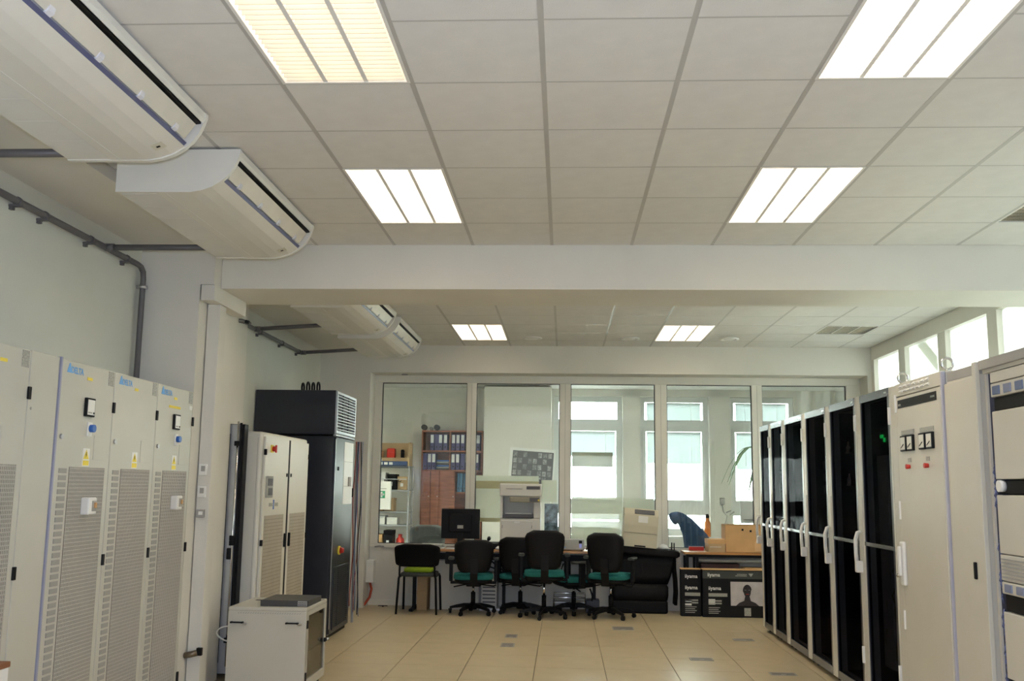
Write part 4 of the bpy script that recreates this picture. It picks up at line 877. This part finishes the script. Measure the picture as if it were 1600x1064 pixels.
# ------------------------------------------------------------------ small things in the room
for (x, y, w, d), l in zip(((-.60, 10.42, .125, .22), (-.61, 9.83, .135, .22), (.545, 11.13, .235, .26), (1.76, 10.54, .21, .14), (1.16, 9.31, .21, .13), (1.75, 8.66, .22, .13)),
        ('farther of two small grey floor outlets left of centre', 'nearer of two small grey floor outlets left of centre', 'largest grey floor outlet in front of the chair by the black chest', 'grey floor outlet near the far racks', 'grey floor outlet right of centre in the open floor', 'grey floor outlet nearest the glass door racks')):
    t = thing('floor_outlet', l, 'floor outlet', (x, y, 0), 0, 'grey floor outlets')
    fr = MB().box(0, w, 0, .012, 0, .004).box(0, w, d-.012, d, 0, .004).box(0, .012, .012, d-.012, 0, .004).box(w-.012, w, .012, d-.012, 0, .004).obj('frame', M_SLOT, t)
    B('lid', mat('outlet_lid', (.17, .16, .15), .45), t, .012, w-.012, .012, d-.012, 0, .003); B('finger_slot', M_STEEL, t, w*.5-.02, w*.5+.02, .03, .04, .003, .0045)
t = thing('junction_box', 'white wall box with an orange cable hanging below, beside the partition', 'junction box', (-2.53, 12.80, .30))
B('box', M_WHITE, t, .002, .10, -.05, .10, 0, .28, .005); MB().tube([(.05, 0, .0), (.075, -.02, -.08), (.06, -.04, -.18), (.0, -.06, -.27), (-.03, -.08, -.285)], .016, 8).obj('cable', mat('orange_cable', (.50, .06, .02), .45), t)
t = thing('floor_bracket', 'small dark bracket lying by the skirting', 'bracket', (-2.36, 12.78, 0)); MB().box(0, .12, -.02, .02, .01, .018).box(.05, .07, -.01, .01, 0, .01).obj('bracket', M_BLK, t)
t = thing('wall_hook', 'dark little hook at the lower left corner of the partition frame', 'hook', (-2.46, 12.935, .74)); MB().tube([(0, 0, 0), (.06, 0, .012), (.12, 0, .004)], .010, 6).obj('hook', M_SLOT, t)
t = thing('lintel_sensor', 'tiny dark sensor under the lintel above the left pane', 'sensor', (-2.15, 12.80, 2.98)); MB().box(0, .08, 0, .03, 0, .015, .004).obj('sensor', M_SLOT, t)

# sheets taped to the far side of the partition glass
def sheet(x0, x1, z0, z1, label, bands=False, m=None):
    t = tag(MB().box(x0, x1, 13.006, 13.008, z0, z1).obj('paper_sheet', m or M_PAPER), label, 'paper', 'sheets taped to the partition glass')
    if bands: B('band', M_PAPY, t, x0, x1, 13.0052, 13.0058, z1-.17, z1-.07); B('band', M_PAPY, t, x0, x1, 13.0052, 13.0058, z0, z0+.05)
sheet(-1.16, -.33, 1.08, 1.68, 'large yellowish paper sheet taped to the pane behind the photocopier', True)
sheet(-.32, -.09, 1.35, 1.63, 'small greenish paper sheet beside the large yellowish one')
sheet(.105, .64, 1.81, 2.0, 'upper olive paper strip with faint marks on the middle pane', m=translucent('olive_sheet', (.50, .50, .36), .5, .15))
sheet(.105, .76, 1.13, 1.42, 'pale grey paper sheet in the middle of the centre pane')
sheet(.105, .73, .85, 1.11, 'lowest pale paper sheet on the centre pane')
sheet(.77, 1.17, 1.20, 1.41, 'pale paper sheet above the beige printer')

# ------------------------------------------------------------------ office behind the glass
t = thing('metal_shelf', 'grey metal shelving with mixed goods in the office at the left', 'shelf', (-3.45, 16.6, 0))
w = .82
for x in (0, w):
    for y in (0, .4): B('post', M_SHELF, t, x, x+.03, y, y+.03, 0, 1.835)
LEV = [.42, .86, 1.05, 1.42, 1.78]
LEV = [.45, .88, 1.10, 1.46, 1.86]
for z in LEV: B('shelf_board', M_SHELF, t, .0, w+.03, .0, .43, z-.025, z, .003)
goods = [('brown_carton', M_CARD, 'brown carton', 'box'), ('blue_crate', mat('slate_crate', (.05, .09, .17), .5), 'dark blue crate', 'crate'), ('white_carton', M_WHITE, 'white carton', 'box'), ('red_canister', M_RED, 'red canister', 'canister'), ('black_case', M_BLK, 'black case', 'case'), ('orange_carton', M_CARDO, 'orange carton', 'box')]
wh = ['lowest', 'second', 'third', 'fourth']
for li, z in enumerate(LEV[:-1]):
    x = .05; gap = LEV[li+1]-z-.06
    for k in range(4):
        g = goods[(k*5+li*2+li*k) % 6]; bw = random.uniform(.14, .22); bh = gap*random.uniform(.55, .95)
        if x+bw > w-.02: break
        t2 = thing(g[0], '%s on the %s level of the office metal shelf, %s from left' % (g[2], wh[li], ['first', 'second', 'third', 'fourth'][k]), g[3], (-3.45+x, 16.65, z))
        if g[0] == 'red_canister': MB().lathe([(bw*.35, 0), (bw*.4, .01), (bw*.4, bh*.7), (bw*.2, bh*.82), (bw*.2, bh)], (bw/2, .1, 0), 12).obj('canister_body', g[1], t2)
        else: B('body', g[1], t2, 0, bw, 0, .28, 0, bh*.8, .006); B('lid', g[1], t2, -.004, bw+.004, -.004, .284, bh*.8, bh, .004)
        B('label', M_LABEL, t2, bw*.3, bw*.6, -.0015 if g[0] != 'red_canister' else .1-bw*.41, .0 if g[0] != 'red_canister' else .1-bw*.40, bh*.25, bh*.5); x += bw+.03
t = thing('shelf_top_carton', 'wide open brown carton on top of the office metal shelf', 'box', (-3.44, 16.62, 1.86)); MB().box(0, .82, 0, .01, 0, .14).box(0, .82, .34, .36, 0, .40).box(0, .02, .01, .34, 0, .3).box(.80, .82, .01, .34, 0, .40).obj('carton_walls', M_CARD, t); B('inner_parcel', M_CARDO, t, .06, .34, .03, .25, .0, .26, .01); B('inner_can', M_RED, t, .42, .56, .05, .2, 0, .30, .02); B('bottle', M_BLK, t, .66, .72, .06, .12, 0, .28, .02); B('address_label', M_LABEL, t, .24, .36, -.002, 0, .02, .11)
t = thing('blue_printed_case', 'blue case with white print at the front of the shelf top', 'case', (-3.42, 16.50, 1.862)); B('case_body', mat('navy_case', (.03, .06, .16), .5), t, 0, .78, 0, .10, 0, .075, .006)
for k in range(5): B('print_block', M_WHITE, t, .14+k*.085, .20+k*.085, -.002, 0, .015, .058)
t = thing('first_aid_cabinet', 'white first aid cabinet with green cross seen through the left pane', 'first aid box', (-3.17, 16.495, 1.13)); B('case', M_WHITE, t, -.01, .27, 0, .10, 0, .47, .006); q = B('sign', M_GREEN, t, .06, .18, -.003, 0, .19, .31); MB().box(.105, .135, -.005, -.003, .205, .295).box(.075, .165, -.005, -.003, .235, .265).obj('cross', M_WHITE, q); B('print_line', M_STK, t, .05, .2, -.002, 0, .34, .352)
t = thing('hook_rail', 'rail of dark hooks above the first aid cabinet', 'hooks', (-3.2, 16.578, 1.60))
B('rail', M_ALU, t, 0, .55, 0, .02, .03, .045)
for k in range(4): MB().tube([(.06+k*.12, 0, .03), (.06+k*.12, -.03, 0), (.10+k*.12, -.03, 0), (.10+k*.12, -.03, .02)], .007, 6).obj('hook', M_BLK, t)

t = thing('bookcase', 'mahogany bookcase full of purple binders in the office', 'bookcase', (-2.55, 17.55, 0))
w = 1.10
MB().box(0, .025, 0, .38, 0, 2.52).box(w-.025, w, 0, .38, 0, 2.52).box(.025, w-.025, .36, .38, 0, 2.52).obj('carcass', M_MAHO, t)
for z in (2.49, 2.135, 1.79, 1.40, .08): B('shelf_board', M_MAHO, t, .025, w-.025, .0, .36, z, z+.03)
B('divider', M_MAHO, t, .50, .525, .0, .36, 1.82, 2.49)
for x0, x1 in ((.028, .18), (.183, .335), (.338, .62)):
    d = B('door', M_MAHO, t, x0, x1, -.02, -.002, .10, 1.80, .004); MB().tube([(x1-.03, -.02, 1.35), (x1-.03, -.04, 1.35)], .01, 8).obj('knob', M_STEEL, d)
def binder(x, z, w, h, label, m=M_PUR, lab=True):
    t = thing('ring_binder', label, 'binder', (-2.55+x, 17.575, z), 0, 'purple ring binders in the bookcase')
    B('spine', m, t, 0, w, 0, .28, 0, h, .004)
    if lab: B('spine_label', M_LABEL, t, w*.12, w*.88, -.0015, 0, h*.45, h*.95)
    MB().tube([(w/2, -.002, h*.2), (w/2, .0, h*.2)], w*.2, 8).obj('finger_hole', M_BLK, t)
od = ['first', 'second', 'third', 'fourth', 'fifth', 'sixth', 'seventh']
for row, z, xs in (('top', 2.166, ((.15, 1), (.235, 0), (.30, 1), (.39, 1), (.535, 1), (.615, 1), (.70, 1), (.80, 0), (.89, 1), (.98, 1))),
                   ('second', 1.822, ((.03, 0), (.11, 1), (.185, 1), (.535, 1), (.615, 1), (.70, 0), (.78, 1), (.86, 0), (.96, 1)))):
    for k, (x, lab) in enumerate(xs):
        binder(x, z, .07, .29, 'purple ring binder %s, number %s from the left on the %s bookcase shelf' % ('with white label' if lab else 'without label', (od + ['eighth', 'ninth', 'tenth'])[k], row), M_PUR, bool(lab))
for k, x in enumerate((.65, .70, .76)): binder(x, 1.432, .045, .33, 'slim blue folder %s from the left beside the bookcase doors' % od[k], mat('blue_folder', (.06, .16, .28), .5), False)
t = thing('flat_papers', 'flat stack of dark papers lying on the second bookcase shelf', 'papers', (-2.28, 17.60, 1.822))
for k in range(6): B('paper_layer', [M_GREYF, M_STK, M_BLUE][k % 3], t, .0, .22, .0, .24, k*.03, k*.03+.022, .003)
for x, r, l in ((-.03, .05, 'left round dark speaker on top of the bookcase'), (.10, .03, 'smallest round speaker between two larger ones on the bookcase'), (.20, .05, 'right round dark speaker on top of the bookcase')):
    t = thing('round_speaker', l, 'speaker', (-2.5+x, 17.7, 2.52)); MB().tube([(0, -.06, r+.01), (0, .06, r+.01)], r, 14).obj('speaker_cone', M_GREYF if r > .04 else M_SLOT, t); B('foot', M_BLK, t, -.02, .02, -.02, .02, 0, .02)
t = thing('office_chair', 'dark grey office chair back behind the desk monitor', 'chair', (-1.95, 14.3, 0), 0)
back_shell(.42, .52, .50, .05, .06, .03, .48).obj('backrest', M_GREYF, t); seat_pad(.5, .5, .42, .50, .12).obj('seat', M_GREYF, t).location = (0, .25, 0)
MB().tube([(0, .25, .08), (0, .25, .42)], .03, 10).obj('column', M_BLK, t)
for k in range(5): a = 2*PI*k/5; MB().tube([(0, .25, .09), (.28*math.cos(a), .25+.28*math.sin(a), .05)], .025, 6).tube([(.28*math.cos(a), .25+.28*math.sin(a), .05), (.28*math.cos(a), .25+.28*math.sin(a), 0)], .02, 6).obj('base_leg', M_BLK, t)

t = thing('photocopier', 'white desktop photocopier with dark output tray on the long desk', 'photocopier', (-.80, 12.52, .762))
B('cabinet', M_COP, t, 0, .51, 0, .38, .012, .385, .010); B('upright', M_COP, t, .42, .51, 0, .36, .385, .66, .008); B('back_panel', M_COP, t, .03, .42, .28, .36, .385, .66); B('side_strip', M_COP, t, 0, .03, .0, .36, .385, .66)
sc = B('scanner', M_COP, t, -.008, .518, -.02, .38, .655, .815, .012); B('scanner_panel', M_COPD, sc, .33, .50, -.024, -.019, .745, .785); B('scanner_slot', M_SLOT, sc, .07, .28, -.023, -.019, .745, .755); B('lid_tab', M_COPD, sc, .49, .515, .0, .03, .815, .87, .003)
cp = B('control_panel', mat('olive_panel', (.34, .32, .24), .5), t, .12, .505, -.05, -.02, .585, .65, .008); B('control_screen', M_COPD, cp, .37, .49, -.052, -.049, .592, .642); MB().tube([(.485, -.049, .612), (.485, -.055, .612)], .012, 10).obj('start_button', M_YEL, cp)
B('output_tray', M_COPD, t, .032, .418, -.015, .27, .39, .435, .005); B('tray_paper', M_LABEL, t, .06, .40, .03, .25, .436, .45)
d = B('front_door', M_COP, t, .018, .41, -.012, 0, .03, .355, .006); B('badge', M_WHITE, d, .18, .25, -.015, -.012, .325, .345)
for x in (.03, .40): B('door_grip', M_SLOT, d, x-.005, x+.005, -.0135, -.0115, .26, .30)
for x in (.04, .44):
    for y in (.04, .31): B('foot', M_BLK, t, x, x+.03, y, y+.03, 0, .013)
t = thing('printed_screen', 'dark blue white patterned folding screen right of the photocopier', 'screen', (-.28, 14.5, 0)); B('panel', mat('speckled_blue', (.10, .13, .17), .6, var=.9, scale=14), t, 0, .20, 0, .03, .04, 1.30, .004)
for x in (.02, .16): B('foot', M_BLK, t, x, x+.02, -.06, .09, 0, .04)
t = thing('photo_poster', 'tilted white framed poster of small dark photographs in the office', 'poster', (-.98, 17.315, 1.60)); t.rotation_euler = (0, .06, 0)
MB().box(0, .80, 0, .03, .58, .63).box(0, .05, 0, .03, 0, .58).box(.77, .80, 0, .03, 0, .58).box(.05, .77, 0, .03, 0, .03).obj('frame', M_WHITE, t); q = B('board', mat('poster_board', (.10, .10, .10), .5), t, .05, .77, .01, .025, .03, .58)
random.seed(3)
for r in range(5):
    for c in range(8):
        if random.random() < .72: B('photograph', mat('photo_grey_%d' % (r+c & 1), (.30, .30, .29) if (r+c) & 1 else (.20, .20, .20), .5, var=.5, scale=30), q, .065+c*.087, .065+c*.087+.066, .006, .01, .05+r*.106, .05+r*.106+.085)
t = thing('blue_jacket', 'dark blue jacket draped over a chair back by the office window', 'jacket', (1.72, 15.0, 0))
R_ = []
for i, (x, z, rx, ry) in enumerate(((.34, .50, .26, .16), (.30, .70, .22, .15), (.22, .88, .17, .14), (.12, 1.02, .14, .13), (.03, 1.10, .15, .13), (-.02, 1.15, .13, .12), (-.03, 1.185, .08, .08), (-.03, 1.20, .02, .02))):
    R_.append([(x+rx*math.cos(a)*(1+.10*math.sin(5*a+i*.7)), ry*math.sin(a)*(1+.10*math.sin(4*a+i)), z) for a in [2*PI*k/28 for k in range(28)]])
MB().rings(R_).obj('jacket_body', M_DENIM, t)
MB().rings([[(-.10+.05*f+rx*math.cos(a), ry*math.sin(a)*.9, 1.14-.13*f) for a in [2*PI*k/12 for k in range(12)]] for f, rx, ry in ((0, .05, .08), (.4, .055, .08), (.8, .04, .06), (1, .02, .04))]).obj('hood_fold', M_DENIM, t)
q = MB().tube([(.32, .05, .0), (.32, .05, .6)], .03, 8).tube([(.1, .05, .03), (.55, .05, .03)], .025, 8).tube([(.32, -.2, .03), (.32, .3, .03)], .025, 8).obj('chair_stem', M_BLK, t)
t = thing('orange_bottle', 'orange bottle with dark cap on the office window board', 'bottle', (2.56, 17.93, .70)); MB().lathe([(.05, 0), (.055, .01), (.055, .24), (.03, .30), (.028, .33)], n=14).obj('bottle_body', M_ORNG, t); MB().lathe([(.03, .33), (.035, .35), (.02, .40)], n=10).obj('cap', M_BLK, t)
t = thing('sill_box', 'grey box on the window board beside the orange bottle', 'box', (2.30, 17.87, .70)); B('body', M_SLOT, t, 0, .18, 0, .12, 0, .13, .005); B('lid', M_SLOT, t, -.003, .183, -.003, .123, .13, .15, .003)
t = thing('red_folder', 'red folder standing on the side desk behind the low carton', 'folder', (1.76, 12.88, .766)); B('cover', M_RED, t, -.16, .03, 0, .02, 0, .045, .002); B('pages', M_LABEL, t, -.155, .025, .004, .016, .045, .05)
t = thing('potted_palm', 'potted palm with long drooping leaves by the right office window', 'plant', (3.55, 16.9, 0))
MB().lathe([(.14, 0), (.19, .32), (.21, .34), (.19, .35), (.17, .33)], n=18).obj('pot', M_CARD, t); MB().tube([(0, 0, .3), (.02, 0, 1.2), (0, .02, 1.95)], .03, 8).obj('stem', M_CARD, t)
for k in range(12):
    a = 2*PI*k/12+.4; c, s = math.cos(a), math.sin(a); up = .35+.25*random.random(); L = .65+.25*random.random(); z0 = 1.9-.05*(k % 4); R_ = []
    for i in range(8):
        f = i/7; r = L*f; z = z0+up*math.sin(f*PI*.8)*1.1-.55*f*f; hw = .05*math.sin(PI*min(1, f*.85+.12))+.003
        R_.append([(c*r-s*hw, s*r+c*hw, z), (c*r, s*r, z-.008), (c*r+s*hw, s*r-c*hw, z), (c*r, s*r, z+.004)])
    MB().rings(R_).obj('leaf', M_LEAF, t)
t = thing('office_desk', 'pale desk carrying two monitors in the office by the racks', 'desk', (2.60, 15.2, 0)); B('desk_top', M_FRAMEG, t, 0, 1.7, 0, .75, .72, .75, .003)
for x in (.03, 1.61): B('leg', M_SLOT, t, x, x+.06, .05, .70, 0, .72)
for x, l in ((2.72, 'left of two office monitors seen from behind'), (3.24, 'right of two office monitors seen from behind')):
    t = thing('office_monitor', l, 'monitor', (x, 15.5, .75)); B('screen_housing', M_SLOT, t, 0, .50, 0, .03, .28, .62, .008)
    MB().tube([(.25, .04, 0), (.25, .04, .42)], .014, 8).tube([(.25, .04, .42), (.25, .0, .42)], .02, 8).obj('stand', M_BLK, t); B('base', M_BLK, t, .13, .37, -.03, .13, 0, .012, .004); B('cable', M_BLK, t, .05, .24, -.01, -.002, .33, .338)
t = thing('pier_socket', 'dark grey socket box on the office pier', 'socket', (2.78, 17.9, 1.27)); B('box', M_SLOT, t, 0, .08, -.05, 0, 0, .12, .006); MB().tube([(.04, -.03, 0), (.05, -.03, -.12), (.12, -.03, -.2), (.05, -.03, -.45), (.06, -.02, -.58)], .006, 5).obj('wire', M_STK, t); MB().tube([(.10, -.05, -.14), (.18, -.08, -.10), (.16, -.08, -.18), (.24, -.08, -.12)], .014, 6).obj('bracket', M_SLOT, t)
t = thing('diagonal_brace', 'pale slanting brace showing through the second window of the right band', 'brace', (3.956, 10.4, 2.7)); MB().prism([(.15, .10), (.72, .47), (.47, .47), (.15, .27)], 'x', 0, .02).obj('brace', translucent('brace_panel', (.62, .63, .58), .75), t)
